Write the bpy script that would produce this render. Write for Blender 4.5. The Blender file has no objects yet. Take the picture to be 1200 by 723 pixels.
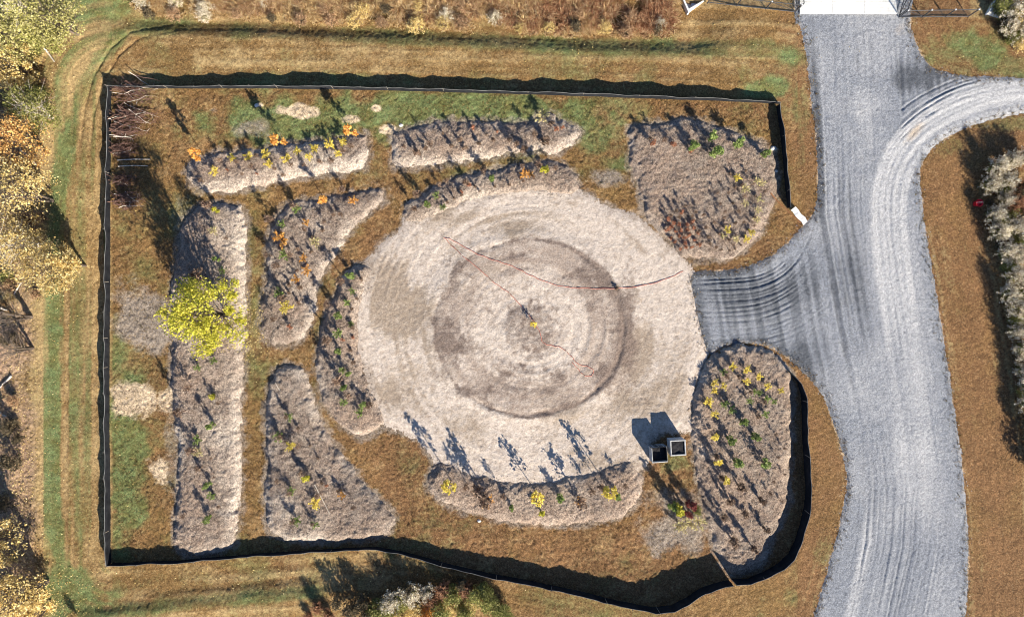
import bpy, math, random
import numpy as np
from mathutils import Vector
random.seed(7); RNG = np.random.default_rng(7)
S = bpy.context.scene
COL = S.collection
R = math.radians

# ------------------------------------------------------------------ camera, sky, sun, exposure
H = 47.06                      # drone height above the ground, looking straight down
SC = 17.0                      # photograph pixels (1200 wide) per metre on the ground
cam_d = bpy.data.cameras.new('camera'); cam = bpy.data.objects.new('camera', cam_d)
COL.objects.link(cam); S.camera = cam
cam.location = (0, 0, H); cam.rotation_euler = (0, 0, 0)
cam_d.sensor_width = 36; cam_d.lens = 24; cam_d.clip_end = 3000
SUN_EL = 26.0; SDX, SDY = -0.545, 0.838          # ground direction the shadows fall
SUN_AZ = math.atan2(-SDX, -SDY)
w = bpy.data.worlds.new('World'); S.world = w; w.use_nodes = True
nt = w.node_tree; nt.nodes.clear()
sky = nt.nodes.new('ShaderNodeTexSky'); sky.sky_type = 'NISHITA'; sky.sun_disc = False
sky.air_density = 0.7; sky.dust_density = 0.2; sky.ozone_density = 4.0
sky.sun_elevation = R(SUN_EL); sky.sun_rotation = SUN_AZ
bg = nt.nodes.new('ShaderNodeBackground'); bg.inputs[1].default_value = 0.08
out = nt.nodes.new('ShaderNodeOutputWorld')
nt.links.new(sky.outputs[0], bg.inputs[0]); nt.links.new(bg.outputs[0], out.inputs[0])
sl = bpy.data.lights.new('sun', 'SUN'); sl.energy = 5.0; sl.angle = R(0.5); sl.color = (1.0, 0.915, 0.785)
so = bpy.data.objects.new('sun', sl); COL.objects.link(so)
tosun = Vector((-SDX*math.cos(R(SUN_EL)), -SDY*math.cos(R(SUN_EL)), math.sin(R(SUN_EL))))
so.rotation_euler = tosun.to_track_quat('Z', 'Y').to_euler(); so.location = tosun*60
S.view_settings.view_transform = 'Standard'; S.view_settings.look = 'None'
S.view_settings.gamma = 1; S.view_settings.use_curve_mapping = False
S.view_settings.exposure = 1.06
S.cycles.filter_width = 1.0
S.render.resolution_x = 1024; S.render.resolution_y = 616

# ------------------------------------------------------------------ numeric helpers
def P(px, py, z=0.0):
    k = 1 - z/H
    return (px-600)/SC*k, (361.5-py)/SC*k
def _hash(ix, iy, seed):
    h = (ix.astype(np.int64)*374761393 + iy.astype(np.int64)*668265263 + seed*974634777) & 0xffffffff
    h = ((h ^ (h >> 13))*1274126177) & 0xffffffff
    h = ((h ^ (h >> 16))*2246822519) & 0xffffffff
    return ((h ^ (h >> 15)) & 0xffffff)/float(0xffffff)
def vn(x, y, f=1.0, seed=0):
    """value noise, -1..1"""
    x = x*f; y = y*f
    ix = np.floor(x); iy = np.floor(y); fx = x-ix; fy = y-iy
    fx = fx*fx*(3-2*fx); fy = fy*fy*(3-2*fy)
    a = _hash(ix, iy, seed); b = _hash(ix+1, iy, seed); c = _hash(ix, iy+1, seed); d = _hash(ix+1, iy+1, seed)
    return ((a*(1-fx)+b*fx)*(1-fy) + (c*(1-fx)+d*fx)*fy)*2-1
def fbm(x, y, f=1.0, seed=0, o=4, g=0.5):
    s = 0; a = 1; t = 0
    for i in range(o):
        s = s + a*vn(x, y, f*(2.03**i), seed+i*17); t += a; a *= g
    return s/t
def ss(a, b, x):
    t = np.clip((x-a)/(b-a), 0, 1); return t*t*(3-2*t)
def seg_dist(x, y, pts, closed=False):
    """distance to a polyline, plus side sign and the position along it"""
    n = len(pts); best = np.full(x.shape, 1e9); sgn = np.ones(x.shape); along = np.zeros(x.shape); acc = 0
    for i in range(n if closed else n-1):
        ax, ay = pts[i]; bx, by = pts[(i+1) % n]; dx, dy = bx-ax, by-ay; L2 = dx*dx+dy*dy
        if L2 < 1e-12: continue
        t = np.clip(((x-ax)*dx+(y-ay)*dy)/L2, 0, 1)
        d = np.hypot(x-ax-t*dx, y-ay-t*dy); m = d < best
        best = np.where(m, d, best); sgn = np.where(m, np.sign((x-ax)*dy-(y-ay)*dx), sgn)
        L = math.sqrt(L2); along = np.where(m, acc+t*L, along); acc += L
    return best, sgn, along
def inside(x, y, pts):
    r = np.zeros(x.shape, bool); n = len(pts); j = n-1
    for i in range(n):
        xi, yi = pts[i]; xj, yj = pts[j]
        if yi != yj:
            r ^= ((yi > y) != (yj > y)) & (x < (xj-xi)*(y-yi)/(yj-yi)+xi)
        j = i
    return r
def sdf(x, y, pts):
    d, _, _ = seg_dist(x, y, pts, True)
    return np.where(inside(x, y, pts), d, -d)
def smooth(pts, k=4, closed=True):
    o = []; n = len(pts)
    for i in range(n if closed else n-1):
        if closed: p0, p1, p2, p3 = pts[i-1], pts[i], pts[(i+1) % n], pts[(i+2) % n]
        else: p0, p1, p2, p3 = pts[max(i-1, 0)], pts[i], pts[i+1], pts[min(i+2, n-1)]
        for s in range(k):
            t = s/k
            o.append(tuple(0.5*(2*b+(-a+c)*t+(2*a-5*b+4*c-d)*t*t+(-a+3*b-3*c+d)*t**3) for a, b, c, d in zip(p0, p1, p2, p3)))
    if not closed: o.append(tuple(pts[-1]))
    return o
def W(pts, k=4, closed=True, z=0):
    return [P(a, b, z) for a, b in smooth(pts, k, closed)]

# ------------------------------------------------------------------ materials
class NG:
    def __init__(s, name):
        s.m = bpy.data.materials.new(name); s.m.use_nodes = True
        s.t = s.m.node_tree; s.b = s.t.nodes['Principled BSDF']
        s.b.inputs['Roughness'].default_value = 0.9; s.b.inputs['Specular IOR Level'].default_value = 0.15
        s.co = s.t.nodes.new('ShaderNodeTexCoord').outputs['Object']
    def l(s, a, b):
        if isinstance(a, (int, float)): b.default_value = a
        elif isinstance(a, tuple): b.default_value = a if len(a) == 4 else (*a, 1)
        else: s.t.links.new(a, b)
    def noise(s, scale, detail=3, rough=0.55, stretch=None, w=0):
        n = s.t.nodes.new('ShaderNodeTexNoise'); n.inputs['Scale'].default_value = scale
        n.inputs['Detail'].default_value = detail; n.inputs['Roughness'].default_value = rough
        c = s.co
        if stretch or w:
            mp = s.t.nodes.new('ShaderNodeMapping'); s.l(c, mp.inputs[0])
            if stretch: mp.inputs['Scale'].default_value = stretch
            mp.inputs['Location'].default_value = (w*3.7, w*1.9, w); c = mp.outputs[0]
        s.l(c, n.inputs['Vector']); return n.outputs['Fac']
    def voro(s, scale, what='Color'):
        n = s.t.nodes.new('ShaderNodeTexVoronoi'); n.inputs['Scale'].default_value = scale
        s.l(s.co, n.inputs['Vector']); return n.outputs[what]
    def attr(s, name, ch):
        a = s.t.nodes.new('ShaderNodeAttribute'); a.attribute_name = name
        sp = s.t.nodes.new('ShaderNodeSeparateColor'); s.l(a.outputs['Color'], sp.inputs[0]); return sp.outputs[ch]
    def sep(s, c, ch):
        sp = s.t.nodes.new('ShaderNodeSeparateColor'); s.l(c, sp.inputs[0]); return sp.outputs[ch]
    def math(s, op, a, b=0.0, clamp=False):
        n = s.t.nodes.new('ShaderNodeMath'); n.operation = op; n.use_clamp = clamp
        s.l(a, n.inputs[0]); s.l(b, n.inputs[1]); return n.outputs[0]
    def mapr(s, v, a, b, c=0.0, d=1.0):
        n = s.t.nodes.new('ShaderNodeMapRange'); s.l(v, n.inputs[0])
        for i, q in enumerate((a, b, c, d)): n.inputs[i+1].default_value = q
        return n.outputs[0]
    def mix(s, f, a, b, mode='MIX'):
        n = s.t.nodes.new('ShaderNodeMix'); n.data_type = 'RGBA'; n.blend_type = mode
        s.l(f, n.inputs[0]); s.l(a, n.inputs[6]); s.l(b, n.inputs[7]); return n.outputs[2]
    def scale(s, c, v):
        n = s.t.nodes.new('ShaderNodeVectorMath'); n.operation = 'SCALE'; s.l(c, n.inputs[0]); s.l(v, n.inputs[3]); return n.outputs[0]
    def fuzzy(s, m, n, amt=0.9, lo=0.3, hi=0.7):
        """a mask with its edge broken up by a noise"""
        v = s.math('ADD', m, s.math('MULTIPLY', s.math('SUBTRACT', n, 0.5), amt))
        return s.mapr(v, lo, hi)
    def bump(s, h, dist, strength=1.0):
        b = s.t.nodes.new('ShaderNodeBump'); b.inputs['Distance'].default_value = dist
        b.inputs['Strength'].default_value = strength; s.l(h, b.inputs['Height']); s.l(b.outputs[0], s.b.inputs['Normal'])
    def done(s, col, rough=None):
        s.l(col, s.b.inputs['Base Color'])
        if rough is not None: s.l(rough, s.b.inputs['Roughness'])
        return s.m

def mat_grass():
    g = NG('lawn')
    nf = g.noise(11, 5, 0.7); n2 = g.noise(1.1, 4, 0.6, w=3); n3 = g.noise(30, 3, 0.75, w=5); n4 = g.noise(0.35, 3, w=8); nm = g.noise(4.5, 4, 0.65, w=15)
    cell = g.sep(g.voro(13), 0); cel2 = g.sep(g.voro(17), 1)
    a = lambda c: g.attr('mask', c)
    b = lambda c: g.attr('mask2', c)
    c0 = g.mix(g.mapr(nf, 0.32, 0.68), (0.100, 0.059, 0.022), (0.31, 0.185, 0.072))
    c1 = g.mix(g.mapr(nf, 0.32, 0.68), (0.100, 0.050, 0.021), (0.30, 0.168, 0.078))
    col = g.mix(g.fuzzy(b(0), n2, 0.8, 0.15, 0.9), c0, c1)
    col = g.mix(g.fuzzy(a(1), nm, 1.2, 0.2, 1.0), col, (0.40, 0.285, 0.135))
    gr = g.mix(g.mapr(n3, 0.3, 0.7), (0.060, 0.098, 0.036), (0.215, 0.285, 0.115))
    gr = g.mix(g.mapr(n2, 0.35, 0.7), gr, g.mix(g.mapr(n3, 0.3, 0.7), (0.07, 0.08, 0.024), (0.19, 0.185, 0.06)))
    col = g.mix(g.math('MULTIPLY', g.fuzzy(a(0), g.math('ADD', g.math('MULTIPLY', nf, .5), g.math('MULTIPLY', nm, .5)), 1.7, 0.2, 1.0), 0.92), col, gr)
    lit = g.mix(g.mapr(nf, 0.3, 0.7), (0.20, 0.125, 0.075), (0.50, 0.35, 0.235))
    col = g.mix(g.fuzzy(b(1), nm, 0.9, 0.3, 0.8), col, lit)
    gray = g.mix(g.mapr(nf, 0.3, 0.7), (0.16, 0.125, 0.095), (0.38, 0.32, 0.26))
    col = g.mix(g.fuzzy(b(2), nm, 1.1, 0.2, 0.95), col, gray)
    bare = g.mix(g.mapr(nf, 0.3, 0.7), (0.50, 0.375, 0.24), (0.70, 0.555, 0.39))
    col = g.mix(g.fuzzy(a(2), nm, 1.1, 0.3, 0.85), col, bare)
    # scattered fallen leaves and straw bits
    fl = g.math('GREATER_THAN', cel2, 0.95)
    col = g.mix(g.math('MULTIPLY', fl, 0.4), col, (0.40, 0.28, 0.15))
    v = g.math('ADD', g.mapr(cell, 0, 1, 0.74, 1.26), g.math('ADD', g.math('MULTIPLY', g.math('SUBTRACT', n4, 0.5), 0.7), g.math('MULTIPLY', g.math('SUBTRACT', nm, 0.5), 0.9)))
    v = g.math('MULTIPLY', v, g.mapr(n3, 0.25, 0.75, 0.78, 1.26))
    g.bump(g.math('ADD', g.math('MULTIPLY', nf, 0.5), g.math('MULTIPLY', n3, 0.5)), 0.06, 0.9)
    return g.done(g.scale(col, v))
def mat_mulch():
    g = NG('mulch')
    n1 = g.noise(13, 5, 0.72); n2 = g.noise(1.3, 4, 0.6, w=2); n3 = g.noise(34, 3, 0.75, w=4); st = g.noise(14, 3, 0.6, (1, 3.2, 1), w=7); s2 = g.noise(14, 3, 0.6, (3, 1, 1), w=9)
    cell = g.sep(g.voro(15), 1); nm = g.noise(4, 4, .65, w=21)
    a = lambda c: g.attr('mask', c)
    col = g.mix(g.mapr(n1, 0.3, 0.7), (0.115, 0.080, 0.058), (0.39, 0.30, 0.235))
    col = g.mix(g.mapr(nm, 0.56, 0.70, 0.0, 0.8), col, g.mix(g.mapr(n1, .3, .7), (0.075, 0.052, 0.042), (0.25, 0.19, 0.16)))
    col = g.mix(g.mapr(n2, 0.42, 0.75), col, g.mix(g.mapr(n1, .3, .7), (0.22, 0.18, 0.145), (0.49, 0.41, 0.335)))
    col = g.mix(g.math('MULTIPLY', g.mapr(g.math('MAXIMUM', st, s2), 0.62, 0.74), 0.75), col, (0.55, 0.47, 0.385))
    pale = g.mix(g.mapr(n1, 0.3, 0.7), (0.40, 0.33, 0.265), (0.66, 0.565, 0.465))
    col = g.mix(g.fuzzy(a(0), nm, 1.1, 0.25, 1.0), col, pale)
    col = g.mix(g.math('MULTIPLY', g.fuzzy(a(1), nm, 1.0, 0.3, 0.9), .8), col, (0.19, 0.105, 0.07))
    col = g.mix(g.fuzzy(a(2), nm, 1.2, 0.2, 1.0), col, g.mix(g.mapr(n1, .3, .7), (0.22, 0.14, 0.095), (0.52, 0.395, 0.30)))
    v = g.math('MULTIPLY', g.mapr(cell, 0, 1, 0.62, 1.3), g.mapr(n3, 0.25, 0.75, 0.65, 1.32))
    g.bump(g.math('ADD', n1, g.math('MULTIPLY', n3, 0.6)), 0.07, 0.9)
    return g.done(g.scale(col, v))
def mat_sand():
    g = NG('sandy_soil')
    n1 = g.noise(10, 5, 0.7); n2 = g.noise(0.8, 5, 0.6, w=2); n3 = g.noise(28, 3, 0.75, w=4); nm = g.noise(3, 5, .68, w=11)
    cell = g.sep(g.voro(9), 0)
    a = lambda c: g.attr('mask', c)
    col = g.mix(g.mapr(n1, 0.3, 0.7), (0.46, 0.38, 0.31), (0.70, 0.61, 0.525))
    col = g.mix(g.mapr(nm, 0.45, 0.68), col, g.mix(g.mapr(n1, .3, .7), (0.33, 0.262, 0.205), (0.56, 0.465, 0.385)))
    tan = g.mix(g.mapr(n1, 0.3, 0.7), (0.23, 0.175, 0.125), (0.41, 0.325, 0.245))
    col = g.mix(g.math('MULTIPLY', g.fuzzy(a(0), nm, 1.1, 0.25, 1.0), 0.9), col, tan)
    col = g.mix(g.math('MULTIPLY', g.fuzzy(a(2), nm, 1.1, 0.2, 1.0), 0.9), col, g.mix(g.mapr(n1, .3, .7), (0.22, 0.165, 0.125), (0.47, 0.38, 0.315)))
    dk = g.mix(g.mapr(n1, 0.3, 0.7), (0.10, 0.072, 0.055), (0.27, 0.205, 0.17))
    col = g.mix(g.math('MULTIPLY', g.fuzzy(a(1), nm, 1.2, 0.25, 0.95), 0.9), col, dk)
    v = g.math('MULTIPLY', g.mapr(n3, 0.25, 0.75, 0.75, 1.22), g.mapr(cell, 0, 1, 0.9, 1.1))
    g.bump(g.math('ADD', n1, g.math('MULTIPLY', n3, 0.5)), 0.045, 0.8)
    return g.done(g.scale(col, v))
def mat_gravel():
    g = NG('gravel')
    n1 = g.noise(12, 4, 0.72); n2 = g.noise(0.7, 4, 0.6, w=2); n3 = g.noise(36, 2, 0.75, w=4); nm = g.noise(2.5, 5, .65, w=13)
    cell = g.sep(g.voro(20), 0)
    a = lambda c: g.attr('mask', c)
    col = g.mix(g.mapr(n1, 0.3, 0.7), (0.150, 0.162, 0.184), (0.34, 0.357, 0.388))
    lt = g.mix(g.mapr(n1, 0.3, 0.7), (0.40, 0.40, 0.405), (0.57, 0.565, 0.56))
    col = g.mix(g.fuzzy(a(0), nm, 0.8, 0.1, 1.0), col, lt)
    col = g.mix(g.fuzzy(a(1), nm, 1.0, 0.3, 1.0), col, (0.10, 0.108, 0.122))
    col = g.mix(g.math('MULTIPLY', g.fuzzy(a(2), nm, 0.8, 0.3, 0.9), 0.8), col, (0.48, 0.385, 0.285))
    v = g.math('MULTIPLY', g.mapr(cell, 0, 1, 0.72, 1.28), g.mapr(n3, 0.25, 0.75, 0.78, 1.22))
    g.bump(g.math('ADD', n1, n3), 0.035, 0.8)
    return g.done(g.scale(col, v))
def mat_flat(name, c1, c2, scale=8, rough=0.85, bump=0.01):
    g = NG(name); n = g.noise(scale, 4, 0.65); n2 = g.noise(scale*0.13, 3, w=3)
    col = g.mix(g.mapr(n, 0.3, 0.7), c1, c2); g.bump(n, bump, 0.6)
    return g.done(g.scale(col, g.mapr(n2, 0.3, 0.7, 0.85, 1.15)), rough)
def mat_leaf(name, cols, trans=0.25):
    """leaf colours picked leaf by leaf"""
    g = NG(name)
    r = g.t.nodes.new('ShaderNodeNewGeometry').outputs['Random Per Island']
    rp = g.t.nodes.new('ShaderNodeValToRGB'); g.l(r, rp.inputs[0]); e = rp.color_ramp.elements
    n = len(cols)
    while len(e) < n: e.new(0.5)
    for i, c in enumerate(cols):
        e[i].position = i/(n-1); e[i].color = (*c, 1)
    oi = g.t.nodes.new('ShaderNodeObjectInfo').outputs['Random']
    col = g.scale(rp.outputs[0], g.mapr(oi, 0, 1, 0.8, 1.2))
    g.b.inputs['Roughness'].default_value = 0.7
    g.l(col, g.b.inputs['Base Color'])
    tr = g.t.nodes.new('ShaderNodeBsdfTranslucent'); g.l(col, tr.inputs[0])
    mx = g.t.nodes.new('ShaderNodeMixShader'); mx.inputs[0].default_value = trans
    g.l(g.b.outputs[0], mx.inputs[1]); g.l(tr.outputs[0], mx.inputs[2])
    g.l(mx.outputs[0], g.t.nodes['Material Output'].inputs[0])
    return g.m
M = dict(
    grass=mat_grass(), mulch=mat_mulch(), sand=mat_sand(), gravel=mat_gravel(),
    fabric=mat_flat('black_woven_fabric', (0.006, 0.007, 0.010), (0.024, 0.025, 0.028), 2.2, 0.95, 0.03),
    hem=mat_flat('dusty_fabric_hem', (0.09, 0.09, 0.09), (0.24, 0.235, 0.22), 1.3, 0.9),
    stake=mat_flat('weathered_stake', (0.16, 0.13, 0.10), (0.36, 0.31, 0.25), 20),
    concrete=mat_flat('pale_concrete', (0.66, 0.66, 0.63), (0.82, 0.81, 0.77), 4, 0.8),
    bark=mat_flat('bark', (0.10, 0.075, 0.055), (0.24, 0.19, 0.15), 25),
    palebark=mat_flat('bleached_wood', (0.50, 0.43, 0.34), (0.75, 0.68, 0.57), 12),
    twig=mat_flat('dead_twigs', (0.085, 0.045, 0.035), (0.27, 0.16, 0.12), 9),
    steel=mat_flat('dark_coated_steel', (0.035, 0.037, 0.04), (0.07, 0.07, 0.075), 30, 0.5),
    galv=mat_flat('galvanised_cap', (0.5, 0.52, 0.53), (0.72, 0.73, 0.74), 30, 0.45),
    white=mat_flat('white_plastic', (0.68, 0.68, 0.67), (0.82, 0.82, 0.80), 7, 0.5),
    grime=mat_flat('grimy_pale_plastic', (0.30, 0.29, 0.27), (0.66, 0.65, 0.62), 5, 0.6),
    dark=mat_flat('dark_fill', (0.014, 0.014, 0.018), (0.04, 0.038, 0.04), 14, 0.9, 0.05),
    rope=mat_flat('rust_red_hose', (0.42, 0.15, 0.11), (0.56, 0.25, 0.19), 15, 0.6),
    rust=mat_flat('rusty_wood', (0.20, 0.085, 0.035), (0.33, 0.16, 0.08), 15),
    red=mat_flat('red_plastic', (0.55, 0.015, 0.03), (0.65, 0.03, 0.05), 10, 0.45),
    rock=mat_flat('pale_stone', (0.5, 0.48, 0.44), (0.72, 0.70, 0.66), 10),
    L_orange=mat_leaf('orange_leaves', [(0.50, 0.20, 0.04), (0.74, 0.38, 0.09), (0.80, 0.48, 0.15)]),
    L_yellow=mat_leaf('yellow_leaves', [(0.52, 0.38, 0.05), (0.78, 0.62, 0.10), (0.86, 0.74, 0.24)]),
    L_lemon=mat_leaf('yellow_green_leaves', [(0.20, 0.23, 0.025), (0.52, 0.48, 0.05), (0.76, 0.66, 0.13)]),
    L_green=mat_leaf('green_leaves', [(0.085, 0.13, 0.03), (0.20, 0.27, 0.07), (0.36, 0.41, 0.14)]),
    L_dkgreen=mat_leaf('deep_green_leaves', [(0.04, 0.075, 0.018), (0.10, 0.16, 0.03), (0.20, 0.26, 0.06)]),
    L_rust=mat_leaf('rust_leaves', [(0.20, 0.07, 0.04), (0.42, 0.19, 0.11), (0.56, 0.30, 0.18)]),
    L_red=mat_leaf('dark_red_leaves', [(0.12, 0.03, 0.03), (0.28, 0.08, 0.06)]),
    L_paleyel=mat_leaf('pale_straw_leaves', [(0.45, 0.35, 0.15), (0.66, 0.56, 0.26), (0.70, 0.64, 0.36)]),
    L_brown=mat_leaf('brown_leaves', [(0.12, 0.075, 0.05), (0.24, 0.16, 0.11), (0.36, 0.26, 0.18)]),
    L_cream=mat_leaf('cream_seed_heads', [(0.36, 0.29, 0.16), (0.72, 0.63, 0.46), (0.86, 0.80, 0.67)]),
    L_olive=mat_leaf('olive_leaves', [(0.11, 0.12, 0.03), (0.28, 0.28, 0.075), (0.46, 0.42, 0.16)]),
    L_gold=mat_leaf('golden_leaves', [(0.42, 0.28, 0.09), (0.72, 0.54, 0.20), (0.84, 0.71, 0.38)]),
    L_straw=mat_leaf('dry_grass_blades', [(0.36, 0.21, 0.085), (0.60, 0.42, 0.20), (0.74, 0.60, 0.36)]),
    L_tan=mat_leaf('tan_stems', [(0.28, 0.155, 0.075), (0.50, 0.31, 0.17), (0.66, 0.48, 0.29)]),
    L_rusty=mat_leaf('russet_stems', [(0.20, 0.09, 0.045), (0.42, 0.21, 0.11), (0.56, 0.33, 0.19)]),
    L_palelime=mat_leaf('pale_yellow_green_leaves', [(0.26, 0.25, 0.06), (0.56, 0.51, 0.17), (0.76, 0.69, 0.33)]),
    L_amber=mat_leaf('amber_leaves', [(0.42, 0.20, 0.06), (0.70, 0.41, 0.13), (0.80, 0.57, 0.25)]),
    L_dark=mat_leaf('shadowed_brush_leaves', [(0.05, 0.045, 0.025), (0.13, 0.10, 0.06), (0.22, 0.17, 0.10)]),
)

# ------------------------------------------------------------------ mesh helpers
def mesh_np(name, V, F, mats, mi=None, attrs=None, smoothf=False):
    me = bpy.data.meshes.new(name); V = np.asarray(V, np.float32); F = np.asarray(F, np.int32)
    n, k = F.shape
    me.vertices.add(len(V)); me.vertices.foreach_set('co', V.ravel())
    me.loops.add(n*k); me.loops.foreach_set('vertex_index', F.ravel())
    me.polygons.add(n); me.polygons.foreach_set('loop_start', np.arange(0, n*k, k, dtype=np.int32))
    for m in mats: me.materials.append(m)
    if mi is not None: me.polygons.foreach_set('material_index', np.asarray(mi, np.int32))
    me.polygons.foreach_set('use_smooth', np.full(n, smoothf))
    for an, arr in (attrs or {}).items():
        at = me.attributes.new(an, 'FLOAT_COLOR', 'POINT')
        c = np.ones((len(V), 4), np.float32); c[:, :3] = np.clip(arr, 0, 1); at.data.foreach_set('color', c.ravel())
    me.update(calc_edges=True)
    return me
def obj(name, me, parent=None):
    o = bpy.data.objects.new(name, me); COL.objects.link(o)
    if parent: o.parent = parent
    return o
def tag(o, label=None, cat=None, group=None, kind=None):
    if label: o['label'] = label
    if cat: o['category'] = cat
    if group: o['group'] = group
    if kind: o['kind'] = kind
    return o
def empty(name, loc=(0, 0, 0), rz=0):
    o = bpy.data.objects.new(name, None); COL.objects.link(o); o.location = loc; o.rotation_euler = (0, 0, rz)
    o.empty_display_size = 0.1; return o
class MB:
    """collects quads of tubes, boxes and leaves for one mesh"""
    def __init__(s): s.V = []; s.F = []; s.I = []; s.n = 0
    def add(s, V, F, mi=0):
        V = np.asarray(V, float); F = np.asarray(F, int)
        s.V.append(V); s.F.append(F+s.n); s.I.append(np.full(len(F), mi)); s.n += len(V)
    def tube(s, pts, radii, mi=0, k=5):
        pts = [Vector(p) for p in pts]; V = []; F = []
        for i, p in enumerate(pts):
            d = (pts[min(i+1, len(pts)-1)]-pts[max(i-1, 0)])
            d = d.normalized() if d.length > 1e-9 else Vector((0, 0, 1))
            u = d.orthogonal().normalized(); v = d.cross(u)
            for j in range(k):
                a = 2*math.pi*j/k; q = p+(u*math.cos(a)+v*math.sin(a))*radii[i]; V.append(q[:])
        for i in range(len(pts)-1):
            for j in range(k):
                j2 = (j+1) % k; F.append((i*k+j, i*k+j2, (i+1)*k+j2, (i+1)*k+j))
        b = len(V)
        for e, o in ((0, 0), (len(pts)-1, (len(pts)-1)*k)):
            c = len(V); V.append(pts[e][:])
            for j in range(k): F.append((o+j, o+(j+1) % k, c, c) if False else (o+j, o+(j+1) % k, c, o+j))
        F = [f for f in F if len(set(f)) == 4] + [f for f in F if len(set(f)) < 4 and False]
        s.add(V, F, mi)
    def box(s, c, h, rz=0, mi=0, taper=1.0):
        V = []
        for z in (-1, 1):
            for x, y in ((-1, -1), (1, -1), (1, 1), (-1, 1)):
                q = taper if z > 0 else 1
                X, Y = x*h[0]*q, y*h[1]*q
                V.append((c[0]+X*math.cos(rz)-Y*math.sin(rz), c[1]+X*math.sin(rz)+Y*math.cos(rz), c[2]+z*h[2]))
        s.add(V, [(3, 2, 1, 0), (4, 5, 6, 7), (0, 1, 5, 4), (1, 2, 6, 5), (2, 3, 7, 6), (3, 0, 4, 7)], mi)
    def leaves(s, C, size, mi=0, up=0.3, asp=0.6, rng=RNG):
        C = np.asarray(C, float); n = len(C)
        d = rng.normal(size=(n, 3)); d /= np.linalg.norm(d, axis=1)[:, None]
        nr = rng.normal(size=(n, 3)); nr[:, 2] = np.abs(nr[:, 2])+up
        u = np.cross(nr, d); u /= np.linalg.norm(u, axis=1)[:, None]+1e-9
        v = np.cross(nr, u); v /= np.linalg.norm(v, axis=1)[:, None]+1e-9
        sz = size*(0.6+0.8*rng.random(n))[:, None]
        V = np.stack([C-u*sz, C-v*sz*asp+u*sz*0.1, C+u*sz, C+v*sz*asp+u*sz*0.1], 1).reshape(-1, 3)
        F = np.arange(n*4).reshape(-1, 4); s.add(V, F, mi)
    def blades(s, B, L, wd, mi=0, lean=0.5, rng=RNG):
        """upright tapering blades rooted at B"""
        B = np.asarray(B, float); n = len(B)
        a = rng.random(n)*6.283; d = np.stack([np.cos(a), np.sin(a), np.zeros(n)], 1)
        b = rng.random(n)*6.283; t = np.stack([np.cos(b), np.sin(b), np.zeros(n)], 1)*(lean*rng.random(n))[:, None]; t[:, 2] = 1
        L = L*(0.6+0.7*rng.random(n))[:, None]
        V = np.stack([B-d*wd, B+d*wd, B+t*L+d*wd*0.35, B+t*L-d*wd*0.35], 1).reshape(-1, 3)
        s.add(V, np.arange(n*4).reshape(-1, 4), mi)
    def mesh(s, name, mats, smoothf=False):
        return mesh_np(name, np.concatenate(s.V), np.concatenate(s.F), mats, np.concatenate(s.I), None, smoothf)

# ------------------------------------------------------------------ outlines, read off the photograph
BEDS = {
 'nw': [(219,202),(222,194),(237,183),(275,179),(319,173),(374,166),(411,160),(426,158),(430,166),(428,196),(399,203),(349,209),(324,214),(282,222),(245,225),(227,218)],
 'nm': [(460,157),(477,152),(507,145),(549,143),(579,143),(619,145),(632,136),(647,135),(659,143),(676,152),(679,160),(668,170),(649,181),(629,177),(599,180),(552,189),(515,192),(480,196),(462,193)],
 'nc': [(474,258),(477,242),(490,234),(505,222),(527,212),(552,204),(589,198),(619,192),(639,189),(659,193),(674,202),(678,219),(664,229),(627,225),(579,229),(547,236),(522,249),(495,259)],
 'wu': [(329,248),(346,237),(387,232),(437,223),(448,227),(448,237),(429,253),(407,275),(396,292),(382,314),(371,339),(368,364),(360,389),(346,400),(321,405),(310,394),(305,380),(306,358),(313,331),(313,303),(313,284),(321,261)],
 'wl': [(318,446),(325,432),(339,427),(354,434),(363,458),(373,486),(387,514),(408,545),(429,569),(453,593),(462,607),(456,621),(439,629),(400,633),(360,635),(332,631),(315,618),(311,583),(313,531),(311,486)],
 'we': [(229,246),(252,238),(275,240),(287,250),(287,283),(289,333),(286,399),(284,454),(282,544),(278,616),(269,640),(243,650),(218,648),(207,638),(205,616),(207,580),(208,526),(204,472),(199,436),(203,400),(199,370),(203,330),(211,283),(216,260)],
 'wc': [(383,368),(390,350),(404,324),(419,312),(434,315),(429,337),(421,375),(421,405),(426,430),(435,459),(447,485),(449,497),(432,511),(418,511),(398,494),(380,472),(373,445),(371,420),(373,402),(377,385)],
 'sc': [(502,561),(509,547),(519,540),(551,554),(575,559),(607,564),(642,563),(684,554),(722,543),(737,540),(747,550),(751,571),(745,592),(719,606),(670,614),(625,612),(582,608),(554,600),(523,591),(504,575)],
 'ne': [(741,150),(776,145),(806,140),(829,146),(856,155),(889,168),(906,180),(911,209),(906,229),(902,246),(892,269),(876,289),(853,302),(823,304),(796,297),(780,276),(756,252),(750,229),(740,196),(739,170)],
 'ea': [(849,410),(870,403),(900,408),(921,424),(927,442),(929,476),(927,518),(924,561),(920,596),(905,630),(892,662),(866,672),(849,663),(836,639),(827,604),(818,561),(812,518),(811,484),(814,454),(827,424)],
}
BED_H = dict(nw=0.30, nm=0.28, nc=0.34, wu=0.32, wl=0.40, we=0.42, wc=0.36, sc=0.30, ne=0.32, ea=0.38)
BED_WORD = dict(nw='long northwest bed', nm='north middle bed', nc='upper arc bed', wu='upper wedge bed', wl='lower wedge bed',
                we='long west bed', wc='left arc bed', sc='lower crescent bed', ne='round northeast bed', ea='oval east bed')
PALE = dict(nw=0.75, nm=0.8, nc=0.15, wu=0.2, wl=0.35, we=0.45, wc=0.12, sc=0.30, ne=0.10, ea=0.30)
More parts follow.
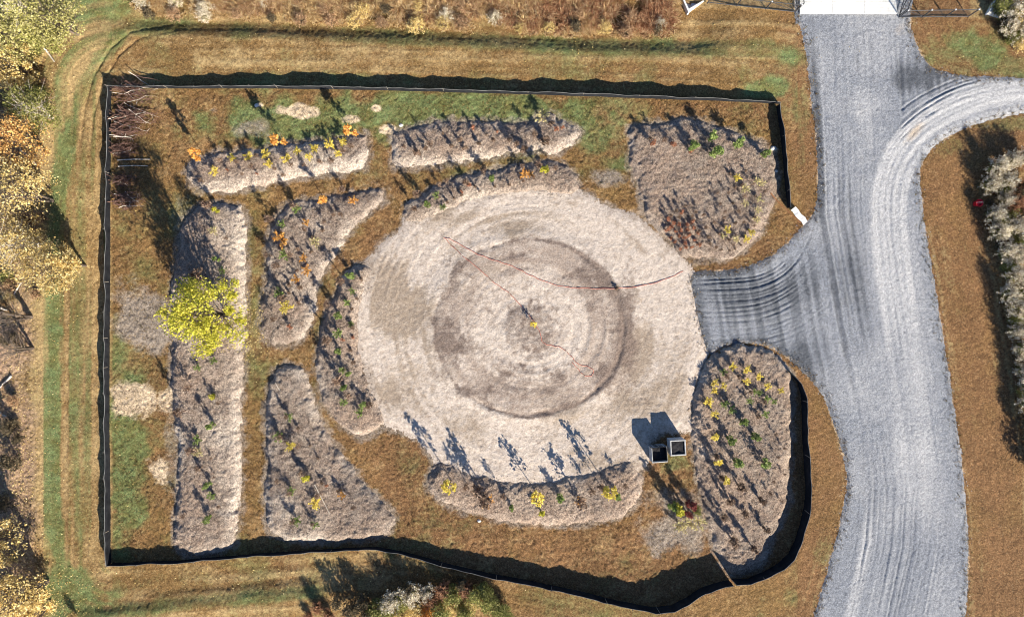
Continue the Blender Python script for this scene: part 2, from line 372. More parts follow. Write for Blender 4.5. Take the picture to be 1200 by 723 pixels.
CIRCLE = [(470,268),(478,250),(520,240),(560,226),(610,218),(660,216),(690,230),(712,243),(745,255),(765,272),(785,289),(800,302),(813,322),(816,350),(823,380),(829,408),(824,425),(814,455),(808,480),(812,500),(800,505),(772,506),(762,522),(756,545),(735,556),(700,565),(640,572),(560,566),(520,550),(505,532),(490,516),(470,505),(450,497),(434,470),(424,430),(414,390),(414,350),(424,315),(445,288)]
ROAD = [(935,-60),(935,20),(941,33),(950,83),(955,133),(960,182),(960,228),(956,248),(942,268),(920,290),(895,308),(860,319),(811,323),(814,350),(828,409),(846,403),(872,400),(900,404),(926,419),(947,438),(966,462),(979,495),(990,530),(995,562),(990,600),(980,640),(966,690),(952,735),(930,800),(1110,800),(1127,735),(1132,660),(1129,590),(1122,520),(1113,460),(1103,400),(1092,330),(1080,260),(1076,205),(1081,186),(1100,165),(1130,148),(1170,136),(1215,129),(1300,122),(1300,92),(1215,94),(1160,93),(1120,90),(1096,84),(1085,75),(1075,60),(1068,40),(1064,20),(1062,-60)]
CIRW = W(CIRCLE); ROADW = W(ROAD, 3)
BEDW = {k: W(v) for k, v in BEDS.items()}
FENCE_RING = [P(*p) for p in [(131,104),(440,106),(720,114),(913,122),(922,183),(926,243),(960,300),(960,420),(938,450),(945,520),(948,580),(940,626),(928,654),(902,673),(850,686),(790,714),(726,708),(628,685),(529,665),(464,647),(440,643),(387,645),(297,651),(207,659),(127,662),(128,400)]]

SWALE = [P(*p) for p in [(60,28),(165,31),(340,37),(500,44),(700,54),(850,57),(900,57)]]
SBANK = [P(*p) for p in [(60,722),(120,716),(250,703),(350,693),(400,690)]]
SBANK2 = [P(*p) for p in [(150,702),(260,690),(330,684),(390,678)]]
def terrain(x, y):
    z = 0.10*fbm(x, y, 0.07, 3, 3)
    px = x*SC+600
    d, s, _ = seg_dist(x, y, SWALE); u = -d*s       # positive to the north
    w = ss(110, 190, px)*(1-ss(815, 862, px))
    z = z - 0.42*w*(ss(-0.62, 0.62, u) - ss(1.2, 6.0, u))
    d, s, _ = seg_dist(x, y, SBANK); u = d*s
    w = ss(60, 110, px)*(1-ss(380, 420, px)); z = z + 0.20*w*(ss(-0.45, 0.35, u+.12*fbm(x, y, .6, 4, 2))-ss(0.3, 3.0, u))
    d, s, _ = seg_dist(x, y, SBANK2); u = d*s
    w = ss(140, 190, px)*(1-ss(370, 400, px)); z = z + 0.12*w*(ss(-0.35, 0.3, u)-ss(0.3, 2.0, u))
    return z

SHEETS = []
def make_sheet(name, poly, step, zfun, mfun, mat, margin=0.3, rag=(0.12, 0.05)):
    a = np.array(poly); x0, y0 = a.min(0)-margin-step; x1, y1 = a.max(0)+margin+step
    xs = np.arange(x0, x1, step); ys = np.arange(y0, y1, step)
    X, Y = np.meshgrid(xs, ys)
    sd = sdf(X, Y, poly)
    sr = sd + rag[0]*fbm(X, Y, 1.1, 51, 3) + rag[1]*fbm(X, Y, 3.1, 77, 3)
    Z = terrain(X, Y) + zfun(X, Y, sr)
    keep = sr > -margin
    kq = keep[:-1, :-1] & keep[1:, :-1] & keep[:-1, 1:] & keep[1:, 1:]
    idx = np.arange(X.size).reshape(X.shape)
    F = np.stack([idx[:-1, :-1][kq], idx[:-1, 1:][kq], idx[1:, 1:][kq], idx[1:, :-1][kq]], 1)
    used, inv = np.unique(F, return_inverse=True); F = inv.reshape(F.shape)
    V = np.stack([X.ravel(), Y.ravel(), Z.ravel()], 1)[used]
    m = mfun(X, Y, sr); m = np.stack([np.broadcast_to(q, X.shape).ravel() for q in m], 1)[used]
    me = mesh_np(name, V, F, [mat], None, {'mask': m}, True)
    o = obj(name, me); tag(o, kind='structure')
    SHEETS.append((x0, y0, step, np.where(keep, Z, -9)))
    return o
def surf(x, y):
    z = float(terrain(np.array([x]), np.array([y]))[0])
    for x0, y0, st, Z in SHEETS:
        j = int(round((x-x0)/st)); i = int(round((y-y0)/st))
        if 0 <= i < Z.shape[0] and 0 <= j < Z.shape[1]: z = max(z, float(Z[i, j]))
    return z

# ------------------------------------------------------------------ ground: one sheet to the horizon
def build_ground():
    st = 0.085
    fx = np.arange(-39, 39, st); fy = np.arange(-25, 25, st)
    far = np.array([41, 44, 48, 54, 62, 75, 95, 130, 200, 350, 700, 1400.])
    xs = np.concatenate([-far[::-1], fx, far]); ys = np.concatenate([-(far[::-1]-14), fy, far-14])
    X, Y = np.meshgrid(xs, ys)
    px = X*SC+600; py = 361.5-Y*SC
    near = (np.abs(X) < 39.5) & (np.abs(Y) < 25.5)
    sdF = sdf(X, Y, FENCE_RING); sdR = sdf(X, Y, ROADW)
    cover = np.full(X.shape, -9.0)
    for poly in [CIRW, *BEDW.values()]:
        a = np.array(poly); i0, i1 = np.searchsorted(ys, [a[:, 1].min()-.5, a[:, 1].max()+.5]); j0, j1 = np.searchsorted(xs, [a[:, 0].min()-.5, a[:, 0].max()+.5])
        cover[i0:i1, j0:j1] = np.maximum(cover[i0:i1, j0:j1], sdf(X[i0:i1, j0:j1], Y[i0:i1, j0:j1], poly))
    cover = np.maximum(cover, sdR)
    wild = ss(50, 20, px+14*vn(X, Y, 0.4, 5)) if False else 1-ss(28, 58, px+12*fbm(X, Y, 0.35, 5, 2))
    # --- fields
    def blob(cx, cy, rx, ry, s=1.0):
        return s*(1-ss(0.35, 1.15, np.hypot((px-cx)/rx, (py-cy)/ry)+0.75*fbm(X, Y, 0.7, int(cx+cy), 4)))
    def many(L):
        r = np.zeros(X.shape)
        for b in L: r = np.maximum(r, blob(*b))
        return r
    ins = ss(-0.1, 0.3, sdF)
    lane = np.where(sdF < 0, -sdF, 0)                       # metres outside the fence
    lane = lane+.06*fbm(X, Y, .5, 22, 2)
    stripe = fbm(lane*1.0, 0*X, 1.15, 9, 3)+0.45*vn(lane, (X+Y)*0.03, 2.6, 21)+0.35*vn(lane, (X+Y)*0.05, 5.2, 23)
    rstripe = fbm(-sdR, 0*X, 1.6, 33, 3)+0.3*vn(-sdR, Y*0.06, 4.5, 35)
    west = (1-ss(128, 134, px)); north = (1-ss(100, 108, py)); east = ss(925, 945, px); south = ss(640, 680, py)
    patch = fbm(X, Y, 0.28, 61, 4)
    mott = fbm(X, Y, 1.2, 71, 3)
    pt2 = fbm(X, Y, 0.75, 63, 4)
    green = 0.20+0.38*patch+0.42*pt2+0.12*mott - .12*ins*ss(330, 470, px)*ss(200, 300, py)
    green = np.where((west > 0.5) & (px > 50), 0.48+0.95*stripe+0.15*patch+0.15*pt2, green)
    green = green + many([(350,142,130,34,1.1),(470,132,70,26,1.1),(580,130,130,23,1.25),(655,150,45,28,.85),(690,160,40,25,.6),(728,192,26,14,.75),(897,102,26,12,.95),
        (145,520,30,95,1.0),(150,600,28,50,.95),(135,400,14,50,.5),(790,540,22,16,.5),(1150,60,60,30,.95),(1190,80,40,25,.6),(1110,170,30,14,.4),(1150,200,20,40,.2),(1110,60,40,30,.45),(925,65,18,15,.55),
        (300,320,14,90,.4),(300,470,14,80,.3),(85,690,40,25,.9),(110,10,55,18,.65),(15,640,20,40,.4),(360,95,160,12,.4),(215,300,20,80,.3),(1170,145,40,12,.4),(940,140,9,80,.3),(165,300,30,60,.3),
        (500,640,60,14,.35),(700,125,90,10,.2),(560,205,60,10,.45),(965,640,12,25,.3)])
    # green tracks west and the darker lawn along the meadow
    gt, _, _ = seg_dist(X, Y, [P(*p) for p in [(140,45),(112,75),(92,115),(80,170),(68,230),(64,300),(62,420),(60,540),(66,640),(88,690),(110,712)]])
    green = green + 0.75*(1-ss(0.25, 0.75, gt+0.25*mott))
    gt2, _, _ = seg_dist(X, Y, [P(*p) for p in [(118,110),(105,180),(100,300),(98,450),(96,600),(106,660),(140,690)]])
    green = green + 0.25*(1-ss(0.3, 0.9, gt2+0.2*mott))
    sw, _, _ = seg_dist(X, Y, SWALE)
    green = green + 0.45*(1-ss(0.4, 0.95, sw))*ss(100, 180, px)
    sb, _, _ = seg_dist(X, Y, SBANK); green = green+0.5*(1-ss(0.2, 0.7, sb))*(1-ss(360, 420, px))
    straw = 0.16+0.35*mott+0.10*patch-0.2*pt2
    straw = straw + north*(1-east)*(.25+0.55*stripe) + 0.45*west*np.clip(0.35-stripe, 0, 1) + south*(1-ss(500, 600, px))*(.25+.6*stripe)
    pth, _, _ = seg_dist(X, Y, [P(*p) for p in [(120,48),(82,95),(62,150),(52,230),(47,330),(46,430),(47,560),(52,630)]])
    straw = straw + 0.75*(1-ss(0.45, 1.0, pth+0.2*mott))
    straw = straw + many([(255,72,50,16,.5),(420,72,240,22,.25),(110,45,40,30,.45),(400,660,120,14,.4),(260,672,160,10,.5),(170,110,60,40,.2)])
    green = np.where(east > .5, green-.30*pt2-.25*patch-.06+.22*rstripe, green)
    straw = np.where(east > 0.5, 0.24+0.95*rstripe+0.25*patch+.2*pt2, straw)
    bare = many([(345,130,30,9,1),(365,133,12,8,.9),(440,127,10,6,1),(304,123,6,4,1),(415,140,16,7,.8),(455,152,10,6,.8),(157,467,33,31,1.2),(192,470,18,24,.75),(187,545,15,22,1),(906,176,9,5,.9),(666,160,22,14,.6)])
    litter = wild*(0.65+0.5*fbm(X, Y, 0.4, 91, 3))
    warm = 0.20+0.5*patch-0.35*pt2 + 0.60*east + 0.42*ins*ss(330, 480, px)*ss(200, 330, py+0.3*px*0) + 0.30*ins + 0.2*south*ss(300, 450, px)
    warm = warm + many([(865,330,70,25,.4),(150,140,40,50,.3),(930,120,30,140,.5),(800,128,120,12,.4)])
    gray = many([(168,372,42,50,1),(215,300,16,70,.5),(720,208,30,18,1),(795,612,46,42,.95),(290,152,28,13,.75),(315,160,20,8,.6),(250,130,10,6,.5),(530,140,12,8,.8),(440,226,26,20,.3),(200,520,14,70,.55),(396,300,10,10,.3)])
    gray = np.maximum(gray, 0.75*(1-ss(0.05, 0.35, -sdf(X, Y, BEDW['we'])))*(px < 215))
    # pale dusty rim along the gravel edge
    rim = (1-ss(0.02, 0.34, -sdR+0.18*mott))
    bare = np.maximum(bare, 0.66*rim)
    # spilt mulch and sand around the beds and the circle
    sp = np.where(cover < 0, 1-ss(0.0, 0.60, -cover+0.40*fbm(X, Y, 1.8, 67, 4)), 1.0)*(sdR < -0.5)
    gray = np.maximum(gray, 0.78*sp)
    # --- height
    z = terrain(X, Y)
    micro = 0.017*RNG.standard_normal(X.shape) + 0.020*vn(X, Y, 3.0, 41) + 0.024*vn(X, Y, 6.5, 43)
    tall = 0.55+0.45*ins + 0.5*wild
    z = z + micro*tall*near
    z = z + 0.032*stripe*(sdF < -0.2)*(1-east)*near + 0.028*rstripe*east*(sdR < -0.3)*near
    # two dark wheel ruts curving round the north-west corner
    for off in (0, 1):
        rt, _, _ = seg_dist(X, Y, [P(a+off*11, b+off*7) for a, b in [(900,57-8),(500,34),(200,27),(152,38),(128,58),(108,92),(98,130),(92,200)]])
        z = z - 0.075*(1-ss(0.0, 0.16, rt))*(1-ss(130, 190, py))*(1-ss(120, 240, px))
        warm = warm+0.3*(1-ss(0, .2, rt))*(1-ss(130, 190, py))
    z = np.where(near, z - 0.22*ss(0.15, 0.5, cover), z)
    idx = np.arange(X.size).reshape(X.shape)
    F = np.stack([idx[:-1, :-1].ravel(), idx[:-1, 1:].ravel(), idx[1:, 1:].ravel(), idx[1:, :-1].ravel()], 1)
    V = np.stack([X.ravel(), Y.ravel(), z.ravel()], 1)
    A = {'mask': np.stack([green.ravel(), straw.ravel(), bare.ravel()], 1), 'mask2': np.stack([warm.ravel(), litter.ravel(), gray.ravel()], 1)}
    o = obj('ground', mesh_np('ground', V, F, [M['grass']], None, A, True)); tag(o, kind='structure')
build_ground()

# ------------------------------------------------------------------ gravel road
MAINC = [P(*p) for p in [(998,-60),(998,20),(1004,130),(1008,250),(1030,380),(1052,480),(1062,570),(1058,640),(1040,723),(1015,800)]]
BRC = [P(*p) for p in smooth([(1300,107),(1200,112),(1150,120),(1110,136),(1075,160),(1050,195),(1040,240),(1044,300),(1056,390),(1070,480),(1078,570),(1074,650),(1060,730)], 4, False)]
APC = [P(*p) for p in smooth([(790,372),(850,372),(900,366),(940,345),(970,310),(985,270),(990,220)], 4, False)]
def road_z(X, Y, s):
    px = X*SC+600; py = 361.5-Y*SC
    um, sm, am = seg_dist(X, Y, MAINC); um = um*sm
    ub, sb, ab = seg_dist(X, Y, BRC); ub = ub*sb
    ua, sa, aa = seg_dist(X, Y, APC); ua = ua*sa
    wb = (1-ss(1.0, 1.7, np.abs(ub)))*(1-ss(380, 480, py)); wa = (1-ss(925, 985, px))*ss(240, 290, py); wa = wa*(1-ss(455, 470, py))
    rut = lambda u, al, sd: (1-np.abs(vn(u+0.05*vn(al, u*.3, 0.4, sd+3), al*0.014, 3.3, sd))*2.0)*0.62 + 0.40*vn(u+.04*vn(al, u, .6, 5), al*0.02, 7.0, sd+1)
    rm = rut(um, am, 3); rb = rut(ub, ab, 13); ra = rut(ua, aa, 23)
    G = lambda cx, cy, rx, ry: np.exp(-(((px-cx)/rx)**2+((py-cy)/ry)**2))
    pat = 0.25+0.5*G(975, 200, 22, 90)+0.9*G(1000, 260, 25, 120)+0.8*G(990, 370, 28, 70)+0.9*G(1045, 640, 40, 110)+0.7*G(1010, 440, 20, 60)+0.5*G(1000, 60, 40, 40)+0.5*G(955, 150, 10, 120)
    pat = np.clip(pat*(0.55+0.9*ss(-0.3, 0.4, fbm(um*1.0, am*.3, 0.45, 31, 3))), 0, 1.3)
    rg_ = random.Random(5)
    def grooves(u, al, lo, hi, step, wd, sd):
        r = 0; o = lo; i = 0
        while o < hi:
            oo = o+rg_.uniform(-.08, .08); c = u-oo-0.10*vn(al*.22, al*0+i*3.1, 1.0, sd+i)
            fade = ss(-.35, .25, vn(al*.16, al*0+i*1.7, 1.0, sd+40+i))*rg_.uniform(.5, 1.0)
            r = r + fade*(-np.exp(-(c/wd)**2)+.6*np.exp(-((c-wd*1.7)/wd)**2)+.4*np.exp(-((c+wd*1.7)/wd)**2)); o += step; i += 1
        return r
    gm = grooves(um, am, -3.2, 2.6, .36, .075, 200); ga = grooves(ua, aa, -2.6, 2.8, .31, .065, 300); gj = grooves(ub, ab, .75, 2.3, .26, .07, 400)
    z = 0.050*np.clip(rm, -.55, 1)*pat*(.55+.45*ss(600, 520, py)) + .050*gm*np.clip(pat, 0, 1.0)
    z = z*(1-wb)+0.034*rb*wb
    z = z*(1-wa)+(0.024*np.clip(ra, -.5, 1)+.045*ga)*wa*(.35+.9*ss(-.35, .3, fbm(X, Y, .5, 39, 3)))
    # churned ruts where the side road turns in
    tr = (1-ss(0, 14, np.abs(py-105-0.25*(1090-px))))*ss(1050, 1062, px)*(1-ss(1100, 1130, px))
    jm = (py < 200)*ss(1054, 1060, px)*(1-ss(1120, 1165, px))*(ub > .6)
    z = z+0.085*jm*gj - .05*jm*ss(.25, .5, vn(ab, ub*.2, 1.6, 89))*(px > 1078)*(px < 1112)*(1-ss(1.4, 1.9, ub)) - .05*np.exp(-((px-1056-.06*(py-100))/1.6)**2)*ss(40, 60, py)*(1-ss(125, 140, py))
    z = z + 0.009*RNG.standard_normal(X.shape) + 0.010*vn(X, Y, 5, 47)
    return np.where(s > 0, 0.045, 0.045+0.28*s) + z*ss(-0.1, 0.3, s)
def road_m(X, Y, s):
    px = X*SC+600; py = 361.5-Y*SC
    ub, sb, ab = seg_dist(X, Y, BRC); um, sm, am = seg_dist(X, Y, MAINC)
    lt = (1-ss(0.9, 1.7, ub+0.25*fbm(X, Y, .8, 5, 2)))*0.95
    lt = lt*(1-ss(330, 520, py))
    lt = np.maximum(lt, 0.95*np.exp(-((px-1048-0.11*(py-300))/30)**2)*ss(200, 270, py)*(1-ss(560, 680, py))*(0.75+0.5*fbm(X, Y, 0.3, 7, 3)))
    lt = np.maximum(lt, 0.6*np.exp(-(((px-1005)/42)**2+((py-140)/55)**2))*(0.8+0.9*fbm(X, Y, 0.7, 8, 3)))
    lt = np.maximum(lt, 0.22+0.35*fbm(X, Y, 0.35, 15, 3))
    lt = np.maximum(lt, 0.65*(1-ss(0.2, 0.7, np.abs(um*sm-2.5)))*ss(560, 640, py))
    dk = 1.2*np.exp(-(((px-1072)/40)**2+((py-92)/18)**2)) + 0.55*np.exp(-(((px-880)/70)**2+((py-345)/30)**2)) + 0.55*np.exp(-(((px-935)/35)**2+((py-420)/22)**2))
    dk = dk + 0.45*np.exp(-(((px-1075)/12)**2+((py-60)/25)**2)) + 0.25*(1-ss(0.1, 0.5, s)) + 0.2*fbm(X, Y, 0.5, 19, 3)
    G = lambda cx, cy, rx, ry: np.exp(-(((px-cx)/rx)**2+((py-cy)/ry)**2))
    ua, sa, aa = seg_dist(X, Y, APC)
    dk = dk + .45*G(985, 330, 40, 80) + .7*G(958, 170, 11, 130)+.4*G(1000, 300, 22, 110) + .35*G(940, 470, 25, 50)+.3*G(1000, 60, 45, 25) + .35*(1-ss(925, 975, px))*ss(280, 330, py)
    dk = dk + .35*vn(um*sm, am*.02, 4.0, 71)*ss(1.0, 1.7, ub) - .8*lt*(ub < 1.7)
    lt = lt + .3*vn(ub*sb, ab*.03, 3.0, 72)*(ub < 1.3)
    tan = 0.9*np.exp(-(((px-1072)/14)**2+((py-155-0.8*(1072-px))/9)**2)) + 0.35*(1-ss(0.0, 0.25, s)) + 0.45*np.exp(-(((px-1054)/12)**2+((py-35)/14)**2))
    return lt, dk, tan
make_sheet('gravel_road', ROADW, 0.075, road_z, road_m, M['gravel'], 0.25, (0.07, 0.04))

# ------------------------------------------------------------------ sandy circle with a ring trench and tyre rings
CX, CY = P(620, 384)
def circ_z(X, Y, s):
    r = np.hypot((X-CX)/6.55, (Y-CY)/6.0); th = np.arctan2(Y-CY, X-CX)
    r1 = r + 0.02*fbm(X, Y, 0.5, 5, 2)
    z = 0.05+0.10*(1-ss(0.95, 1.25, r))
    z = z + 0.03*fbm(X, Y, 0.4, 17, 2)
    r1 = r1 + 0.03*fbm(X, Y, 0.9, 10, 3)
    bank = np.exp(-((r1-1.0)/0.026)**2)*np.clip(0.30+0.35*np.sin(th*1.0+2.2)+0.9*fbm(X, Y, 0.9, 9, 3), 0, 1)
    z = z - 0.09*bank + 0.03*np.exp(-((r1-1.07)/0.04)**2)*(.5+fbm(X, Y, .8, 14, 2))
    rr = np.hypot(X-P(621, 384)[0], (Y-P(621, 384)[1])*1.08)
    rw = rr + 0.10*fbm(X, Y, 0.45, 4, 3)
    z = z + (0.018*vn(rw, th*0.25, 2.6, 16)+.034*vn(rw, th*.3, 4.0, 26))*(1-ss(4.9, 6.2, rr))*ss(1.6, 2.2, rr)*(0.25+0.9*ss(-0.3, 0.4, fbm(X, Y, 0.5, 6, 3)))
    z = z + 0.022*np.exp(-((rw-2.15)/0.12)**2)*(.4+.9*fbm(X, Y, .9, 18, 2)) + 0.06*(1-ss(1.0, 2.1, rw)) + .022*fbm(X, Y, 2.5, 19, 3)*(1-ss(1.6, 2.2, rr))
    z = z - 0.05*np.exp(-((r1-0.86)/0.012)**2)*ss(0.2, -0.6, np.sin(th)) if False else z
    ro = np.hypot(X-P(622, 385)[0], Y-P(622, 385)[1])
    z = z + 0.020*vn(ro, th*1.2, 5.5, 55)*ss(7.2, 8.0, ro)*(0.4+0.6*ss(-.1, .4, fbm(X, Y, 0.25, 58, 2)))
    z = z + 0.007*RNG.standard_normal(X.shape)+0.010*vn(X, Y, 3.2, 45)+0.010*vn(X, Y, 7, 46)
    return z*ss(-0.05, 0.6, s) + np.where(s > 0, 0.02, 0.02+0.25*s)
def circ_m(X, Y, s):
    px = X*SC+600; py = 361.5-Y*SC
    r = np.hypot((X-CX)/6.55, (Y-CY)/6.0); th = np.arctan2(Y-CY, X-CX)
    rr = np.hypot(X-P(621, 384)[0], (Y-P(621, 384)[1])*1.08)
    G = lambda cx, cy, rx, ry: np.exp(-(((px-cx)/rx)**2+((py-cy)/ry)**2))
    ro = np.hypot(X-P(622, 385)[0], Y-P(622, 385)[1])
    r = r + 0.03*fbm(X, Y, 0.9, 10, 3); rr = rr + 0.10*fbm(X, Y, 0.45, 4, 3)
    tan = 1.0*G(468, 355, 28, 45)+.5*G(455, 450, 18, 30)+.5*G(560, 500, 60, 16)+.4*G(690, 545, 50, 12)+0.75*G(600, 262, 75, 14)+0.7*G(755, 415, 22, 45)+0.6*G(700, 470, 40, 22)+0.5*G(480, 470, 20, 20)+0.55*G(728, 340, 30, 20)+0.5*G(745, 290, 45, 14)+0.5*G(770, 300, 12, 8)+0.45*G(720, 480, 60, 14)+0.6*G(540, 255, 40, 10)
    tan = tan*(.75+.7*fbm(X, Y, .6, 26, 3)) + 0.22 + 1.0*fbm(X, Y, 0.35, 25, 4) + (0.25+.45*(G(468, 360, 40, 60)+G(600, 262, 90, 20)))*vn(ro, th*.8, 3.0, 29)*ss(6.8, 7.6, ro)
    dk = np.exp(-((r-1.0)/0.055)**2)*(0.40+0.38*np.cos(th-0.1)+0.55*fbm(X, Y, 0.8, 27, 3)) + 0.75*np.exp(-((r-1.0)/.018)**2)*(.5+.6*fbm(X, Y, .9, 37, 3)) + 0.75*G(690, 325, 24, 16)*(r < 1.05) + 0.6*G(735, 375, 12, 55)
    dk = dk + 0.75*G(656, 440, 11, 9)+0.55*G(537, 405, 20, 16)+0.5*G(610, 430, 30, 12)+0.5*G(645, 458, 18, 6)+0.5*G(550, 460, 25, 8)+0.6*G(603, 302, 30, 6)+0.4*G(530, 310, 18, 14)
    dk = dk + 0.55*(1-ss(1.6, 2.2, rr)) + 0.30*np.exp(-((rr-2.15)/0.16)**2)*(.6+fbm(X, Y, .9, 88, 3)) - 0.4*G(700, 335, 8, 60)*0
    dk = dk + 0.9*np.exp(-((r-1.03)/0.02)**2)*ss(0.25, -0.2, np.abs(th+1.55)-0.15)
    mul = (0.85+0.9*fbm(X, Y, 0.55, 28, 4))*(1-ss(0.96, 1.03, r))*(0.22+0.78*ss(0.45, 0.8, r)) + .35*vn(rr, th*.6, 3.2, 66)*(1-ss(.85, 1.0, r))
    dk = dk + 0.8*G(738, 390, 14, 50)*(.6+fbm(X, Y, .7, 41, 3)) + .5*G(715, 450, 20, 20) + .45*G(520, 400, 14, 40) + .4*G(590, 455, 50, 14) + .35*fbm(X, Y, .8, 42, 4)*(r < 1.0)
    dk = dk*1.15 + .55*ss(.25, .6, fbm(X, Y, 1.3, 48, 3))*(r < 1.05) + .35*ss(.3, .6, fbm(X, Y, 1.1, 49, 3))
    mul = mul + 0.45*(1-ss(0.0, 0.6, s))
    return tan, dk, mul
make_sheet('sandy_circle', CIRW, 0.08, circ_z, circ_m, M['sand'], 0.35, (0.14, 0.06))

# ------------------------------------------------------------------ mulched planting beds (low mounds)
for i, (k, poly) in enumerate(BEDW.items()):
    hh = BED_H[k]; wd = 0.75
    def bz(X, Y, s, hh=hh, i=i):
        z = hh*(1-np.exp(-np.maximum(s, 0)/0.33))
        cl = 0.014*RNG.standard_normal(X.shape) + 0.028*vn(X, Y, 3.1, 60+i) + 0.030*vn(X, Y, 6.2, 70+i) + 0.07*fbm(X, Y, 0.7, 80+i, 2)
        return np.where(s > 0, z, 0.5*s) + cl*ss(0.0, 0.5, s)
    def bm(X, Y, s, k=k, i=i):
        p = PALE[k]; py = 361.5-Y*SC
        edge = (1-ss(0.15, 0.75, s+0.3*fbm(X, Y, 0.9, 90+i, 2)))
        f = 0.45*edge + p*0.5 + 0.75*fbm(X, Y, 0.45, 100+i, 3)
        if k == 'nw': f = f + 0.9*ss(-10, 22, py-(205-(P(0, 0)[0]*0)-((X*SC+600)-240)*0.165)) - 0.15
        if k == 'nm': f = f + 0.8*ss(-2, 24, py-(176-((X*SC+600)-470)*0.06)) - 0.15
        if k in ('we',): f = f + 0.35*ss(235, 275, X*SC+600)
        br = 0.15+0.35*fbm(X, Y, 0.6, 110+i, 2)
        if k == 'ne': br = br + 0.35*np.exp(-(((X*SC+600-800)/25)**2+((py-275)/20)**2))
        return f, br, dict(nw=.3, nm=.35, nc=.3, wu=.12, wl=.1, we=.3, wc=.35, sc=.55, ne=.25, ea=.5)[k]+.6*fbm(X, Y, .4, 120+i, 3)
    make_sheet('planting_bed', poly, 0.065, bz, bm, M['mulch'], 0.3, (0.24, 0.19))

# ------------------------------------------------------------------ concrete apron in the gateway (ribbed slab, two joints)
def apron():
    mb = MB(); x0, y0 = P(936, 18); x1, y1 = P(1050, -45); z0 = surf((x0+x1)/2, y0)+0.0
    xs = np.linspace(x0, x1, 4); yy = y0
    n = 0
    while yy < y1:
        for a, b in zip(xs[:-1], xs[1:]):
            mb.box(((a+b)/2, yy+0.105, z0+0.08), ((b-a)/2-0.015, 0.086, 0.03))
        yy += 0.21
    mb.box(((x0+x1)/2, (y0+y1)/2+0.05, z0+0.02), ((x1-x0)/2-0.03, (y1-y0)/2-0.03, 0.055))
    o = obj('concrete_pad', mb.mesh('concrete_pad', [M['concrete']])); tag(o, kind='structure')
apron()

# ------------------------------------------------------------------ silt fences
def silt_fence(pts, hs, label, top=True, closed_posts=28, seed=0):
    """pts in photo pixels of the top edge (top=True) or of the foot; black fabric on stakes"""
    rng = random.Random(seed)
    w = []
    for (px, py), h in zip(pts, hs):
        x, y = P(px, py, h if top else 0.0); w.append((x, y, h))
    dense = []
    for i in range(len(w)-1):
        a, b = w[i], w[i+1]; L = math.hypot(b[0]-a[0], b[1]-a[1]); n = max(1, int(L/0.22))
        for j in range(n):
            t = j/n; dense.append(tuple(a[q]*(1-t)+b[q]*t for q in range(3)))
    dense.append(w[-1])
    L = 0; acc = [0]
    for a, b in zip(dense[:-1], dense[1:]): L += math.hypot(b[0]-a[0], b[1]-a[1]); acc.append(L)
    mid = dense[len(dense)//2]; root = empty('silt_fence', (mid[0], mid[1], surf(mid[0], mid[1])))
    off = Vector(root.location)
    cols = []
    for i, (x, y, h) in enumerate(dense):
        a = dense[max(i-1, 0)]; b = dense[min(i+1, len(dense)-1)]
        t = Vector((b[0]-a[0], b[1]-a[1], 0)).normalized(); nrm = Vector((-t.y, t.x, 0))
        z = surf(x, y) if not (i % 1) else 0
        k = acc[i]/1.9; ph = k-math.floor(k)
        sag = -0.10*4*ph*(1-ph)*(0.5+0.7*abs(math.sin(i*0.13+seed))) + 0.035*math.sin(i*0.41+seed*2)
        bul = 0.05*math.sin(acc[i]*1.7+seed)+0.025*math.sin(acc[i]*5.1)
        hh = max(0.25, h*1.15+sag)
        cols.append([(Vector((x, y, z-0.06))+nrm*0.0-off), (Vector((x, y, z+hh*0.5))+nrm*bul-off), (Vector((x, y, z+hh))+nrm*bul*0.4-off)])
    def strip(rows, th):
        V = []; F = []; m = len(rows[0]); n = len(rows)
        for side in (0, 1):
            for i, c in enumerate(rows):
                a = rows[max(i-1, 0)][0]; b = rows[min(i+1, n-1)][0]; t = (b-a); t.z = 0; t.normalize(); nr = Vector((-t.y, t.x, 0))*(th/2 if side else -th/2)
                for p in c: V.append((p+nr)[:])
        q = n*m
        for i in range(n-1):
            for j in range(m-1):
                a = i*m+j; F.append((a, a+1, a+m+1, a+m)); F.append((q+a, q+a+m, q+a+m+1, q+a+1))
            F.append((i*m+m-1, q+i*m+m-1, q+(i+1)*m+m-1, (i+1)*m+m-1))
        return V, F
    mb = MB(); mb.add(*strip(cols, 0.012)); obj('fabric', mb.mesh('fabric', [M['fabric']], True), root)
    hem = [[c[2]-Vector((0, 0, 0.035)), c[2]+Vector((0, 0, 0.006))] for c in cols]
    mb = MB(); mb.add(*strip(hem, 0.022)); obj('hem', mb.mesh('hem', [M['hem']], True), root)
    n = int(L/1.9); step = max(1.9, L/90)
    base = None; d = 0; i = 0
    while d <= L:
        while i < len(acc)-1 and acc[i] < d: i += 1
        x, y, h = dense[i]; a = dense[max(i-1, 0)]; b = dense[min(i+1, len(dense)-1)]
        rz = math.atan2(b[1]-a[1], b[0]-a[0])
        if base is None:
            mb = MB(); mb.box((0, 0, 0.5), (0.016, 0.016, 0.5)); base = mb.mesh('stake', [M['stake']])
        o = obj('stake', base, root); sx = -math.sin(rz)*0.03; sy = math.cos(rz)*0.03
        if sx*(x-2)+sy*y < 0: sx, sy = -sx, -sy
        o.location = Vector((x+sx, y+sy, surf(x, y)-0.05))-off; o.scale = (1, 1, h*1.15+0.05+rng.uniform(-.03, .05)); o.rotation_euler = (rng.uniform(-.06, .06), rng.uniform(-.06, .06), rz)
        d += step
    tag(root, label, 'fence', 'black silt fences round the planted plot')
